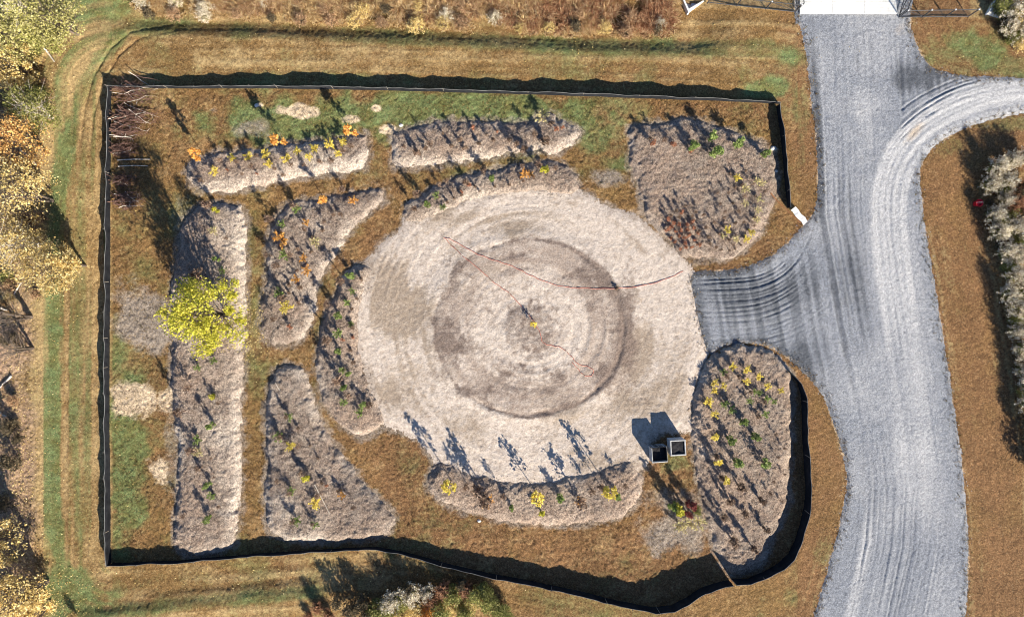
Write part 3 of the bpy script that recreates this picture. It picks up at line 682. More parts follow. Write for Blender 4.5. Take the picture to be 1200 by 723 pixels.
silt_fence([(131,104),(220,104),(299,104),(380,105),(440,106),(520,108),(600,110),(690,113),(790,117),(850,119),(913,122)], [.52,.5,.56,.62,.56,.6,.55,.62,.58,.5,.42], 'long black silt fence along the top side of the plot', False, seed=1)
silt_fence([(131,104),(130,200),(129,300),(128,400),(128,520),(129,640),(130,660)], [.55,.55,.62,.66,.6,.7,.6], 'straight black silt fence down the left side of the plot', False, seed=2)
silt_fence([(126,663),(160,662),(207,660),(250,656),(297,652),(345,649),(387,646),(403,645),(440,644),(464,648),(490,655),(529,666),(570,676),(628,687),(684,699),(726,710),(768,718),(790,716),(808,707),(826,695),(850,687),(859,686)], [.5,.54,.56,.56,.57,.57,.56,.55,.56,.6,.64,.7,.78,.8,.85,.9,.95,1.0,1.0,1.0,.95,.95], 'winding black silt fence along the bottom side of the plot', True, seed=3)
silt_fence([(862,684),(880,684),(904,675),(918,666),(930,655),(938,640),(944,620),(949,597),(951,578),(949,548),(947,518),(946,490),(945,467),(940,450),(932,441),(924,434)], [.95,.95,1.0,1.0,1.0,1.0,.98,.95,.95,.95,.92,.9,.85,.75,.6,.5], 'curved black silt fence around the right edge of the east bed', True, seed=4)
silt_fence([(914,122),(918,150),(922,183),(924,215),(927,243)], [.62,.66,.66,.66,.62], 'short black silt fence at the upper right corner by the gravel road', True, seed=5)

# folded white sheet and rusty rail where the short fence ends
def flap():
    mb = MB()
    x0, y0 = P(928, 245); x1, y1 = P(943, 262)
    t = Vector((x1-x0, y1-y0, 0)).normalized(); n = Vector((-t.y, t.x, 0)); V = []; F = []
    N = 9
    for i in range(N):
        s = i/(N-1); p = Vector((x0, y0, 0)).lerp(Vector((x1, y1, 0)), s)
        zz = surf(p.x, p.y)+0.07
        for dz in (0, 0.03):
            for j in range(4):
                q = p+n*(-0.17+0.12*j+0.03*math.sin(i*1.3)); V.append((q.x, q.y, zz+dz+0.10*j/3*(1-0.5*s)+0.02*math.sin(i*2+j)))
    for i in range(N-1):
        for j in range(3):
            a = i*8+j; F += [(a+4, a+5, a+13, a+12), (a, a+8, a+9, a+1)]
        F += [(i*8, i*8+4, i*8+12, i*8+8), (i*8+3, i*8+11, i*8+15, i*8+7)]
    F += [(0, 1, 5, 4), (1, 2, 6, 5), (2, 3, 7, 6), (N*8-8, N*8-4, N*8-3, N*8-7), (N*8-7, N*8-3, N*8-2, N*8-6), (N*8-6, N*8-2, N*8-1, N*8-5)]
    mb.add(V, F); tag(obj('plastic_sheet', mb.mesh('plastic_sheet', [M['white']])), 'folded white plastic sheet at the end of the short fence', 'sheet')
    mb = MB(); a = P(901, 227); b = P(938, 262)
    pts = [(a[0]*(1-s)+b[0]*s, a[1]*(1-s)+b[1]*s, surf(a[0]*(1-s)+b[0]*s, a[1]*(1-s)+b[1]*s)+0.05+0.03*math.sin(s*9)) for s in np.linspace(0, 1, 9)]
    mb.tube(pts, [0.035]*9, 0, 6); tag(obj('wooden_rail', mb.mesh('wooden_rail', [M['rust']])), 'thin rusty brown rail lying from the round bed to the white sheet', 'rail')
flap()

# ------------------------------------------------------------------ chain link fences by the gateway
def chain_fence(a, b, n, h, label, brace):
    ax, ay = P(*a); bx, by = P(*b); z = surf((ax+bx)/2, (ay+by)/2)
    root = empty('chain_link_fence', (ax, ay, z)); L = math.hypot(bx-ax, by-ay); root.rotation_euler.z = math.atan2(by-ay, bx-ax)
    pm = MB(); pm.tube([(0, 0, -0.1), (0, 0, h+0.03)], [0.04, 0.04], 0, 7); pm = pm.mesh('post', [M['steel']], True)
    cm = MB(); cm.tube([(0, 0, 0), (0, 0, 0.05), (0, 0, 0.08)], [0.058, 0.058, 0.02], 0, 7); cm = cm.mesh('post_cap', [M['galv']], True)
    for i in range(n):
        p = obj('post', pm, root); p.location = (L*i/(n-1), 0, 0)
        c = obj('post_cap', cm, p); c.location = (0, 0, h+0.02)
    for nm, zz in (('top_rail', h-0.02), ('bottom_rail', 0.08)):
        mb = MB(); mb.tube([(0, 0, zz), (L, 0, zz)], [0.03, 0.03], 0, 6); obj(nm, mb.mesh(nm, [M['steel']]), root)
    mb = MB(); s = 0.13
    k = -int(h/s)
    while k*s < L:
        for sg in (1, -1):
            x0 = k*s if sg > 0 else k*s+h-0.1
            p, q = (x0, 0.0, 0.08), (x0+sg*(h-0.1), 0.0, h-0.02)
            def clip(p, q):
                (xa, _, za), (xb, _, zb) = p, q; t0, t1 = 0, 1
                dx = xb-xa
                for lim, up in ((0, False), (L, True)):
                    t = (lim-xa)/dx
                    if (dx > 0) != up: t0 = max(t0, t)
                    else: t1 = min(t1, t)
                return None if t1-t0 < 0.02 else ((xa+dx*t0, 0, za+(zb-za)*t0), (xa+dx*t1, 0, za+(zb-za)*t1))
            r = clip(p, q)
            if r: mb.tube(r, [0.004, 0.004], 0, 3)
        k += 1
    obj('wire_mesh', mb.mesh('wire_mesh', [M['steel']]), root)
    for i in brace:
        mb = MB(); d = L/(n-1); mb.tube([(d*i, 0.02, h-0.1), (d*(i+1), 0.02, 0.15)], [0.02, 0.02], 0, 5); obj('brace', mb.mesh('brace', [M['steel']]), root)
    tag(root, label, 'fence')
chain_fence((829,4), (931,15), 4, 1.15, 'dark chain link fence on the grass left of the white concrete pad', (2,))
chain_fence((1053,21), (1134,20), 4, 1.15, 'dark chain link fence on the grass right of the white concrete pad', (0,))
def gate_leaf(a, b, label):
    ax, ay = P(*a); bx, by = P(*b); L = math.hypot(bx-ax, by-ay); h = 1.15
    root = empty('gate', (ax, ay, surf(ax, ay)+0.08)); root.rotation_euler.z = math.atan2(by-ay, bx-ax)
    mb = MB()
    for p, q in (((0, 0, .06), (L, 0, .06)), ((0, 0, h), (L, 0, h)), ((0, 0, .06), (0, 0, h)), ((L, 0, .06), (L, 0, h)), ((0, 0, .06), (L, 0, h))): mb.tube([p, q], [0.028, 0.028], 0, 6)
    obj('frame', mb.mesh('frame', [M['steel']]), root)
    mb = MB(); s = 0.14
    for k in range(int(L/s)): mb.tube([(k*s+.05, 0, .06), (k*s+.05, 0, h)], [0.004, 0.004], 0, 3)
    for k in range(int(h/s)): mb.tube([(0, 0, k*s+.1), (L, 0, k*s+.1)], [0.004, 0.004], 0, 3)
    obj('wire_mesh', mb.mesh('wire_mesh', [M['steel']]), root); tag(root, label, 'gate')
gate_leaf((1052,20), (1064,-20), 'open dark metal gate leaf at the right end of the white pad')
gate_leaf((933,14), (928,-26), 'open dark metal gate leaf at the left end of the white pad')
# flared concrete culvert ends
def culvert(px, py, rz, s, label):
    x, y = P(px, py); z = surf(x, y); root = empty('culvert_end', (x, y, z), rz)
    mb = MB(); mb.add([(-.1*s, -.28*s, 0), (1.2*s, -.02*s, 0), (1.2*s, .08*s, 0), (-.1*s, -.14*s, 0), (-.1*s, -.28*s, .45*s), (1.2*s, -.02*s, .12*s), (1.2*s, .08*s, .12*s), (-.1*s, -.14*s, .45*s)],
        [(3, 2, 1, 0), (4, 5, 6, 7), (0, 1, 5, 4), (1, 2, 6, 5), (2, 3, 7, 6), (3, 0, 4, 7)]); obj('wing_wall', mb.mesh('wing_wall', [M['concrete']]), root)
    mb = MB(); mb.box((-.16*s, .2*s, .22*s), (.06*s, .55*s, .24*s)); obj('head_wall', mb.mesh('head_wall', [M['concrete']]), root)
    mb = MB(); mb.box((.5*s, .22*s, .03), (.6*s, .2*s, .02)); obj('floor_slab', mb.mesh('floor_slab', [M['concrete']]), root)
    tag(root, label, 'culvert')
culvert(807, 9, R(24), 1.0, 'white concrete culvert end beside the dry meadow, left of the left chain fence')
culvert(1159, 15, R(-28), 0.85, 'small white concrete culvert end under the shrubs in the upper right corner')

# ------------------------------------------------------------------ two open square bins
def bin_(px, py, rz, label, fill, rim_mat, hgt, rimw, dark_back=False):
    x, y = P(px, py, hgt); z = surf(x, y); root = empty('bulk_bin', (x, y, z-0.02), rz)
    a = 0.515; t = rimw
    mb = MB()
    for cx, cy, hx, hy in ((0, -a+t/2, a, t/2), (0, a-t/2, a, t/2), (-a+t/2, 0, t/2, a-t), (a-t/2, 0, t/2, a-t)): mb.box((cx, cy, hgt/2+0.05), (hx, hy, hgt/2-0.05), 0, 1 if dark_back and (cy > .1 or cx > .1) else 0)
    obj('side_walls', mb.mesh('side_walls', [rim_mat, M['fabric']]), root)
    mb = MB()
    for q in (-.42, 0, .42): mb.box((q, 0, 0.05), (0.06, a, 0.05))
    obj('pallet_base', mb.mesh('pallet_base', [M['stake']]), root)
    N = 11; V = []; F = []
    for i in range(N):
        for j in range(N):
            u, v = i/(N-1)*2-1, j/(N-1)*2-1; V.append((u*(a-t), v*(a-t), hgt-fill+0.05*float(vn(np.array([u*3.0+px]), np.array([v*3.0]), 1, 3)[0])-(0.0 if max(abs(u), abs(v)) < .99 else 0.03)))
    for i in range(N-1):
        for j in range(N-1): F.append((i*N+j, (i+1)*N+j, (i+1)*N+j+1, i*N+j+1))
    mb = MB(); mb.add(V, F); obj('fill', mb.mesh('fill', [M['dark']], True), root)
    mb = MB()
    e = a+0.012
    for k in range(4):
        c, s = math.cos(k*math.pi/2), math.sin(k*math.pi/2)
        for q in (-.35, 0, .35):
            mb.tube([(e*c-q*s, e*s+q*c, 0.1), (e*c-q*s, e*s+q*c, hgt-0.03)], [0.012, 0.012], 0, 5)
        for zz in (.3, .65, hgt-.08): mb.tube([(e*c-a*s, e*s+a*c, zz), (e*c+a*s, e*s-a*c, zz)], [0.012, 0.012], 0, 5)
    obj('cage', mb.mesh('cage', [M['galv']]), root)
    tag(root, label, 'bin', 'open bins at the lower right of the circle')
    return root
bin_(794.6, 524.6, R(3), 'open square white bin with a thick pale rim and dark filling', 0.09, M['grime'], 1.13, 0.07)
b1 = bin_(772.8, 532.6, R(4), 'open square bin with a dark deep inside, left of the white-rimmed bin', 0.35, M['grime'], 1.13, 0.045, True)

# ------------------------------------------------------------------ hose, centre marker, debris
def line(name, pts, r, mat, label, cat, lift=0.008):
    mb = MB(); q = [P(*p) for p in smooth(pts, 6, False)]
    w = [(x+0.02*math.sin(i*1.7), y+0.02*math.cos(i*1.3), surf(x, y)+lift) for i, (x, y) in enumerate(q)]
    mb.tube(w, [r]*len(w), 0, 6); return tag(obj(name, mb.mesh(name, [mat], True)), label, cat)
line('hose', [(520,279),(529,281),(545,290),(562,299),(585,307),(600,312),(618,321),(636,329),(660,336),(690,338),(715,338),(745,336),(775,329),(800,318)], 0.024, M['rope'], 'rust red hose running across the upper circle to the gravel edge', 'hose')
line('hose', [(521,279),(540,298),(561,315),(580,332),(596,343),(610,358),(622,372),(632,388),(636,401),(648,405),(657,407),(668,416),(677,426),(688,429),(695,434),(692,440),(684,439),(676,431),(670,424)], 0.024, M['rope'], 'rust red hose crossing the circle centre and ending in a small loop', 'hose')
def rock(px, py, s, label, mat='rock'):
    x, y = P(px, py); N = 7; V = []; F = []; rg = random.Random(int(px*3+py))
    for i in range(5):
        for j in range(N):
            t = i/4*math.pi*0.5; a = 2*math.pi*j/N; r = s*math.cos(t)*rg.uniform(.75, 1.2)+0.01
            V.append((x+r*math.cos(a), y+r*math.sin(a)*.8, surf(x, y)-0.03+s*0.8*math.sin(t)))
    for i in range(4):
        for j in range(N): F.append((i*N+j, i*N+(j+1) % N, (i+1)*N+(j+1) % N, (i+1)*N+j))
    mb = MB(); mb.add(V, F); tag(obj('stone', mb.mesh('stone', [M[mat]])), label, 'stone')
rock(561.5, 610, 0.14, 'white stone at the lower edge of the crescent bed below the circle')
rock(906, 174, 0.22, 'white stone in the shadow of the short fence, upper one')
rock(909, 201, 0.13, 'small white stone in the shadow of the short fence, lower one')
rock(301, 124, 0.17, 'white stone in the shadow of a sapling on the upper grass')
rock(470, 147, 0.16, 'white stone just above the left end of the north middle bed')
def bucket(px, py):
    x, y = P(px, py); root = empty('bucket', (x, y, surf(x, y)))
    mb = MB(); k = 14; V = []; F = []
    for rr, z in ((.18, 0), (.24, .42), (.26, .42), (.26, .45), (.225, .45), (.17, .12)):
        for j in range(k): V.append((rr*math.cos(6.2832*j/k), rr*math.sin(6.2832*j/k), z))
    for i in range(5):
        for j in range(k): F.append((i*k+j, i*k+(j+1) % k, (i+1)*k+(j+1) % k, (i+1)*k+j))
    mb.add(V, F); obj('tub', mb.mesh('tub', [M['red']], True), root)
    mb = MB(); mb.tube([(.25*math.cos(a), 0.02, .44+.16*math.sin(a)) for a in np.linspace(0, math.pi, 9)], [.012]*9, 0, 5); obj('handle', mb.mesh('handle', [M['galv']]), root)
    mb = MB(); mb.box((0, 0, .30), (.13, .13, .05), .4); obj('contents', mb.mesh('contents', [M['red']]), root)
    tag(root, 'small bright red bucket on the grass against the pale thicket', 'bucket')
bucket(1143, 239)

def stick_thing(name, a, b, r, mat, label, cat, z0=0.08, z1=0.08, k=5, bend=0.06):
    ax, ay = P(*a); bx, by = P(*b); pts = []
    for s in np.linspace(0, 1, k):
        x = ax*(1-s)+bx*s; y = ay*(1-s)+by*s
        pts.append((x+bend*math.sin(s*4+ax), y+bend*math.cos(s*5+ay), surf(x, y)+z0*(1-s)+z1*s))
    mb = MB(); mb.tube(pts, [r*(1-0.45*i/(k-1)) for i in range(k)], 0, 6)
    return tag(obj(name, mb.mesh(name, [mat], True)), label, cat)
stick_thing('pole', (139,188), (177,187), 0.045, M['palebark'], 'upper of two straight pale poles on the grass by the left fence', 'pole', bend=.02)
stick_thing('pole', (140,195), (174,195), 0.040, M['palebark'], 'lower of two straight pale poles on the grass by the left fence', 'pole', bend=.03)
stick_thing('fallen_log', (50,55), (65,73), 0.075, M['palebark'], 'short white log by the mown path, topmost of the logs in the left woods', 'log')
stick_thing('fallen_log', (46,121), (54,131), 0.075, M['palebark'], 'short white log under the green shrub at the path edge', 'log')
stick_thing('fallen_log', (26,176), (43,193), 0.09, M['palebark'], 'white log lying below the orange tree in the left woods', 'log')
stick_thing('fallen_log', (27,330), (16,346), 0.07, M['palebark'], 'curved pale log just below the golden tree in the left woods', 'log')
stick_thing('fallen_log', (-4,356), (10,364), 0.09, M['palebark'], 'thick pale log at the left border among bare branches', 'log')
stick_thing('fallen_log', (14,440), (-3,458), 0.08, M['palebark'], 'pale log slanting at the left border below the bare dark shrubs', 'log')
stick_thing('fallen_log', (-5,479), (8,487), 0.08, M['palebark'], 'lowest pale log at the left border', 'log')
stick_thing('fallen_log', (26,252), (30,260), 0.06, M['palebark'], 'tiny pale log between the two big golden trees', 'log')
stick_thing('fallen_log', (27,22), (50,34), 0.06, M['palebark'], 'long grey-white fallen branch across the top left brush', 'log')
stick_thing('garden_stake', (371,566), (389,600), 0.03, M['palebark'], 'thin pale stake lying on the lower wedge bed', 'stake', 0.05, 0.12, bend=.01)
stick_thing('garden_stake', (325,448), (331,458), 0.03, M['palebark'], 'short stick near the top tip of the lower wedge bed', 'stake', bend=.01)

def brush_pile(px, py, rx, ry, n, label, ang=0.0, light=0.3):
    x, y = P(px, py); z = surf(x, y); mb = MB(); rg = random.Random(int(px*7+py)); X, Y = rx/SC, ry/SC
    for i in range(n):
        cx = rg.gauss(0, .35)*X; cy = rg.gauss(0, .38)*Y; L = rg.uniform(.3, .75)*X; a = ang+rg.gauss(0, .35); zz = rg.uniform(.05, .55)*(1-min(1, (abs(cx)/X)**2+(abs(cy)/Y)**2)*.6)
        pts = []
        for s in np.linspace(-1, 1, 5):
            pts.append((cx+L*s*math.cos(a)+rg.gauss(0, .03), cy+L*s*math.sin(a)+rg.gauss(0, .04), max(.03, zz+.12*s*rg.gauss(0, 1))))
        r = rg.uniform(.010, .028); mi = 1 if rg.random() < light*.4 else 0
        mb.tube(pts, [r, r*.95, r*.85, r*.6, r*.25], mi, 5)
        for _ in range(2):
            b = pts[rg.randint(1, 4)]; aa = a+rg.choice((-.8, .8)); l2 = L*.4
            mb.tube([b, (b[0]+l2*math.cos(aa), b[1]+l2*math.sin(aa), b[2]+rg.uniform(-.02, .25))], [r*.6, r*.2], mi, 4)
    o = obj('brush_pile', mb.mesh('brush_pile', [M['twig'], M['palebark']])); o.location = (x, y, z); tag(o, label, 'brush pile', 'piles of cut branches by the left fence')
brush_pile(157, 109, 24, 15, 70, 'topmost brush pile, in the fence corner with branches over the fence', -.15, .22)
brush_pile(155, 138, 26, 11, 70, 'wide brush pile with the palest branch ends, second from the top', .05, .38)
brush_pile(150, 155, 20, 12, 70, 'reddish brown brush pile, third from the top', -.05, .15)
brush_pile(146, 175, 16, 9, 60, 'small dark brush pile just above the two pale poles', .1, .05)
brush_pile(146, 212, 16, 10, 45, 'loose brown brush pile just below the two pale poles', -.1, .12)
brush_pile(151, 235, 20, 13, 70, 'lowest brush pile with pale sticks at the edge of the tree shadow', .1, .3)

# ------------------------------------------------------------------ plants of the beds: prototypes of unit height, then copies
def clump_pts(rng, n, c, r, flat=1.0):
    d = rng.normal(size=(n, 3)); d /= np.linalg.norm(d, axis=1)[:, None]; q = rng.random(n)**0.45
    return np.asarray(c)+d*q[:, None]*np.asarray((r, r, r*flat))
def proto_whip(mat, seed, crown=(0.35, 1.0), rad=0.15, n=260, ls=0.042):
    """slim sapling, unit height: stem + narrow crown"""
    rng = np.random.default_rng(seed); st = MB()
    lean = rng.normal(size=2)*0.03
    st.tube([(0, 0, -.04), (lean[0]*.5, lean[1]*.5, .4), (lean[0], lean[1], .97)], [.014, .010, .004], 0, 6)
    fo = MB(); C = []
    for i in range(9):
        zb = crown[0]+(crown[1]-crown[0])*rng.random()*.8; a = rng.random()*6.283; L = rad*(1.2-.7*(zb-crown[0])/(crown[1]-crown[0]))
        tip = (lean[0]*zb+math.cos(a)*L, lean[1]*zb+math.sin(a)*L, zb+.12)
        st.tube([(lean[0]*zb, lean[1]*zb, zb), tip], [.005, .002], 0, 4)
        C.append(clump_pts(rng, n//9, (tip[0]*.8, tip[1]*.8, tip[2]-.02), rad*.55, 1.5))
    fo.leaves(np.concatenate(C), ls, 0, .5, .6, rng)
    return st.mesh('stem', [M['bark']]), fo.mesh('foliage', [M[mat]])
def proto_star(mat, seed, n=9, L=0.55):
    """low shrub of arching leafy sprigs, unit height"""
    rng = np.random.default_rng(seed); st = MB(); fo = MB(); C = []
    for i in range(n):
        a = 6.283*i/n+rng.normal()*.3; l = L*rng.uniform(.55, 1.25)
        pts = [(math.cos(a)*l*s, math.sin(a)*l*s, (s**.55)*(.85 if i % 3 else 1.0)*(1-.25*s*s)) for s in np.linspace(0.0, 1, 5)]
        st.tube(pts, [.02, .016, .013, .01, .006], 0, 4)
        for s in np.linspace(.3, 1, 6):
            k = s*4; j = min(3, int(k)); p = np.array(pts[j])*(1-(k-j))+np.array(pts[min(4, j+1)])*(k-j); C.append(p+rng.normal(size=(4, 3))*.06)
    fo.leaves(np.concatenate(C), .078, 0, .9, .55, rng)
    return st.mesh('stem', [M['bark']]), fo.mesh('foliage', [M[mat]])
def proto_bush(mat, seed, rad=0.32, n=420, ls=0.045, nc=14, zlo=.15):
    """dense upright bush, unit height"""
    rng = np.random.default_rng(seed); st = MB(); fo = MB(); C = []
    for i in range(5):
        a = rng.random()*6.283; st.tube([(0.03*math.cos(a), .03*math.sin(a), -.04), (rad*.35*math.cos(a), rad*.35*math.sin(a), .45), (rad*.6*math.cos(a), rad*.6*math.sin(a), .85)], [.02, .014, .005], 0, 5)
    for i in range(nc):
        z = zlo+(.9-zlo)*rng.random(); rr = rad*math.sqrt(max(.1, 1-((z-.45)/.6)**2)); a = rng.random()*6.283; q = rr*rng.random()**.5*.75
        C.append(clump_pts(rng, n//nc, (q*math.cos(a), q*math.sin(a), z), rad*.42, 1.0))
    fo.leaves(np.concatenate(C), ls, 0, .5, .6, rng)
    return st.mesh('stem', [M['bark']]), fo.mesh('foliage', [M[mat]])
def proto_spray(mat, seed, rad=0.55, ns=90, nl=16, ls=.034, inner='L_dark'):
    """bushy perennial of many radiating stems with pale heads at the tips, unit height"""
    rng = np.random.default_rng(seed); st = MB(); fo = MB(); C = []; I = []
    for i in range(ns):
        a = rng.random()*6.283; e = rng.random()**.6; L = rng.uniform(.65, 1.12)
        tip = np.array((math.cos(a)*rad*e*L, math.sin(a)*rad*e*L, (1-.55*e*e)*L)); b = tip*np.array((.12, .12, 0))
        mid = b*.5+tip*.5+np.array((0, 0, .12)); st.tube([tuple(b), tuple(mid), tuple(tip)], [.010, .007, .003], 0, 4)
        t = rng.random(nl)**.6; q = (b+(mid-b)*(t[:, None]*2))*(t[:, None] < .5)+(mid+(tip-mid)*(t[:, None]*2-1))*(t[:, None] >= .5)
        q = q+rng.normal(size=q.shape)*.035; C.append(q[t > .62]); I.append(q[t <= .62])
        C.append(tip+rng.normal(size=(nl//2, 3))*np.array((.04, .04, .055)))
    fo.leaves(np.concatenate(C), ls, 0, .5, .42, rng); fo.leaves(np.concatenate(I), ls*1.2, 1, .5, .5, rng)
    return st.mesh('stem', [M['twig']]), fo.mesh('foliage', [M[mat], M[inner]])
def proto_bare(mat, seed, rad=0.17, n=150, nb=15):
    """leafless twiggy young tree with a few withered leaves, unit height"""
    rng = np.random.default_rng(seed); st = MB(); fo = MB(); C = []
    st.tube([(0, 0, -.04), (.01, .01, .5), (.0, .02, 1)], [.02, .014, .004], 0, 6)
    for i in range(nb):
        z = .25+.6*rng.random(); a = rng.random()*6.283; L = rad*(1.3-z*.7)
        p = [(0, 0, z), (L*.6*math.cos(a), L*.6*math.sin(a), z+.09), (L*math.cos(a), L*math.sin(a), z+.2)]
        st.tube(p, [.009, .007, .003], 0, 4)
        st.tube([p[1], (p[1][0]+.06*math.cos(a+1), p[1][1]+.06*math.sin(a+1), p[1][2]+.1)], [.006, .002], 0, 4)
        C.append(np.array(p[1:])[rng.integers(0, 2, n//nb)]+rng.normal(size=(n//nb, 3))*.035)
    fo.leaves(np.concatenate(C), .045, 0, .4, .6, rng)
    return st.mesh('stem', [M['twig']]), fo.mesh('foliage', [M[mat]])
NV = 4
KINDS = {
 'orange': ('orange_sapling', 'sapling', 'tall slim sapling with orange leaves', [proto_whip('L_orange', 100+i) for i in range(NV)]),
 'gold':   ('golden_sapling', 'sapling', 'slim sapling with golden yellow leaves', [proto_whip('L_yellow', 110+i, (.3, 1), .17, 190, .04) for i in range(NV)]),
 'yellow': ('yellow_shrub', 'shrub', 'small yellow star-shaped shrub', [proto_star('L_yellow', 120+i) for i in range(NV)]),
 'pale':   ('straw_shrub', 'shrub', 'small pale straw-yellow shrub', [proto_star('L_paleyel', 130+i, 8, .6) for i in range(NV)]),
 'lime':   ('lime_shrub', 'shrub', 'yellow-green leafy shrub', [proto_bush('L_lemon', 140+i, .34, 300, .06, 10) for i in range(NV)]),
 'green':  ('green_shrub', 'shrub', 'green leafy upright shrub', [proto_bush('L_green', 150+i, .27, 380, .045) for i in range(NV)]),
 'sprig':  ('green_sprig', 'plant', 'small green leafy plant', [proto_star('L_green', 160+i, 8, .5) for i in range(NV)]),
 'rust':   ('rust_shrub', 'shrub', 'small rust-coloured shrub', [proto_bush('L_rust', 170+i, .42, 170, .075, 9, .2) for i in range(NV)]),
 'peach':  ('peach_shrub', 'shrub', 'small peach-orange shrub', [proto_star('L_orange', 180+i, 8, .55) for i in range(NV)]),
 'bare':   ('bare_sapling', 'sapling', 'slender leafless brown sapling', [proto_bare('L_brown', 190+i) for i in range(NV)]),
 'twiggy': ('twiggy_shrub', 'shrub', 'bushy brown twiggy shrub', [proto_bush('L_brown', 200+i, .30, 260, .06, 10, .2) for i in range(NV)]),
 'red':    ('red_shrub', 'shrub', 'dark red leafy shrub', [proto_bush('L_red', 210+i, .25, 260, .05) for i in range(NV)]),
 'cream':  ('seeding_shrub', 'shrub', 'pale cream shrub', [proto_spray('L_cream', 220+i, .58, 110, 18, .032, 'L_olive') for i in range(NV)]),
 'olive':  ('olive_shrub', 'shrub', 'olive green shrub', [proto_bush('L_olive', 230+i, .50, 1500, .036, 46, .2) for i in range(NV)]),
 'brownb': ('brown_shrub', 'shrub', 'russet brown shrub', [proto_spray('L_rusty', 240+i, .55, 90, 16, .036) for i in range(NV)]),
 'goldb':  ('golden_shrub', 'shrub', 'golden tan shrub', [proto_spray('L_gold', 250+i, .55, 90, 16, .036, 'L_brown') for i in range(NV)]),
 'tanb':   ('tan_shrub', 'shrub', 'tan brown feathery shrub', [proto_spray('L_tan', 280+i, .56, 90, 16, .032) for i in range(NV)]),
 'darkb':  ('dark_shrub', 'shrub', 'dark brown tangled shrub', [proto_bush('L_dark', 260+i, .48, 900, .045, 26, .2) for i in range(NV)]),
 'orangeb':('orange_shrub', 'shrub', 'bright orange shrub', [proto_bush('L_orange', 270+i, .45, 900, .05, 24, .2) for i in range(NV)]),
}
ROWS = []   # (kind, place key, object, px, py)
for kk, v in KINDS.items():
    for st, fo in v[3]: st.name = 'stem'; fo.name = 'foliage'
def plant(kind, px, py, h, place, base=False, wide=1.0):
    nm, cat, lab, var = KINDS[kind]; zc = 0 if base else h*0.6
    x, y = P(px, py, zc); z = surf(x, y)
    rt = empty(nm, (x, y, z-0.01), random.random()*6.283); rt.scale = (h*wide, h*wide, h)
    st, fo = random.choice(var); obj('stem', st, rt); obj('foliage', fo, rt)
    ROWS.append((kind, place, rt, px, py))
    return rt
def plants(place, kind, L, base=False):
    for t in L:
        px, py, h = t[:3]; plant(kind, px, py, h*random.uniform(.93, 1.07), place, base, t[3] if len(t) > 3 else 1.0)

plants('nw', 'yellow', [(273,186,.55),(292,184,.6),(312,181,.62),(350,178,.55),(370,175,.62),(387,170,.68),(403,167,.6),(398,181,.5),(363,185,.5),(337,187,.6),(317,193,.55),(253,202,.58)])
plants('nw', 'orange', [(232,183,2.2),(327,167,2.15),(411,156,2.0)])
plants('nw', 'bare', [(282,192,.7),(300,198,.9),(306,186,.8),(326,200,.7),(345,196,.8),(378,192,.9),(392,192,1.0),(405,180,.8),(241,214,.8),(360,196,.7)], True)
plants('nw', 'rust', [(268,200,.3),(303,204,.3),(376,190,.3)])
plants('nm', 'twiggy', [(490,181,.8,1.2),(500,176,.55),(530,173,.6),(545,176,.65,1.2),(562,171,.6),(597,166,.6),(614,177,.9),(638,168,1.0,1.2),(570,160,.4),(520,158,.4)], True)
plants('nm', 'pale', [(635,138,.75)])
plants('nm', 'rust', [(554,150,.45),(652,152,.5),(659,150,.4),(583,155,.3)])
plants('nc', 'lime', [(638,200,1.0)])
plants('nc', 'green', [(501,240,.95),(577,210,.95)])
plants('nc', 'sprig', [(512,230,.5),(519,243,.45)])
plants('nc', 'peach', [(613,205,.55),(621,206,.5)])
plants('nc', 'rust', [(550,217,.5),(542,225,.4)])
plants('nc', 'bare', [(490,230,1.3),(487,247,1.1),(547,217,1.2),(567,203,1.1),(516,218,.8),(524,214,.7),(630,196,1.4),(612,198,.8),(650,200,.8)], True)
plants('nc', 'twiggy', [(515,233,.4),(525,238,.4),(533,234,.45),(542,230,.45),(557,220,.35),(562,225,.35),(580,220,.4),(597,218,.4),(613,214,.4),(625,210,.45)], True)
plants('wu', 'orange', [(379,235,1.7)])
plants('wu', 'peach', [(415,236,.6),(331,281,.85,1.2),(361,262,.5),(356,303,.55),(361,317,.6),(349,327,.55)])
plants('wu', 'sprig', [(349,245,.7),(332,264,.55),(335,299,.7),(329,343,.75)])
plants('wu', 'pale', [(370,284,.6)])
plants('wu', 'yellow', [(336,360,.75)])
plants('wu', 'rust', [(341,383,.5)])
plants('wu', 'bare', [(321,259,1.3),(349,243,1.2),(404,224,1.0),(330,312,1.1),(336,350,1.2)], True)
plants('wu', 'twiggy', [(393,253,.45),(401,252,.5),(380,271,.5),(368,279,.5),(367,296,.5),(352,293,.5),(341,343,.45),(352,355,.45),(354,337,.5),(342,334,.5)], True)
plants('wc', 'green', [(411,324,1.1,1.1),(397,370,1.0),(398,411,.95),(409,438,.85),(404,454,1.0),(426,474,.9)])
plants('wc', 'sprig', [(414,341,.5),(397,390,.65),(412,380,.45),(407,355,.5),(402,434,.5),(423,483,.6),(404,470,.5)])
plants('wc', 'rust', [(403,398,.4),(414,395,.35)])
plants('wc', 'twiggy', [(425,328,.6),(415,384,.5),(416,424,.5),(434,473,.8),(420,350,.4),(414,362,.4),(413,410,.4)], True)
plants('wc', 'bare', [(388,357,1.4),(390,397,1.5),(401,444,1.7),(404,330,1.4),(412,462,1.0)], True)
plants('wl', 'yellow', [(343,521,.7),(371,588,.7)])
plants('wl', 'lime', [(360,559,.85)])
plants('wl', 'sprig', [(340,488,.65),(328,510,.7),(343,574,.65),(348,608,.7),(371,612,.55)])
plants('wl', 'peach', [(403,578,.5)])
plants('wl', 'rust', [(384,567,.4)])
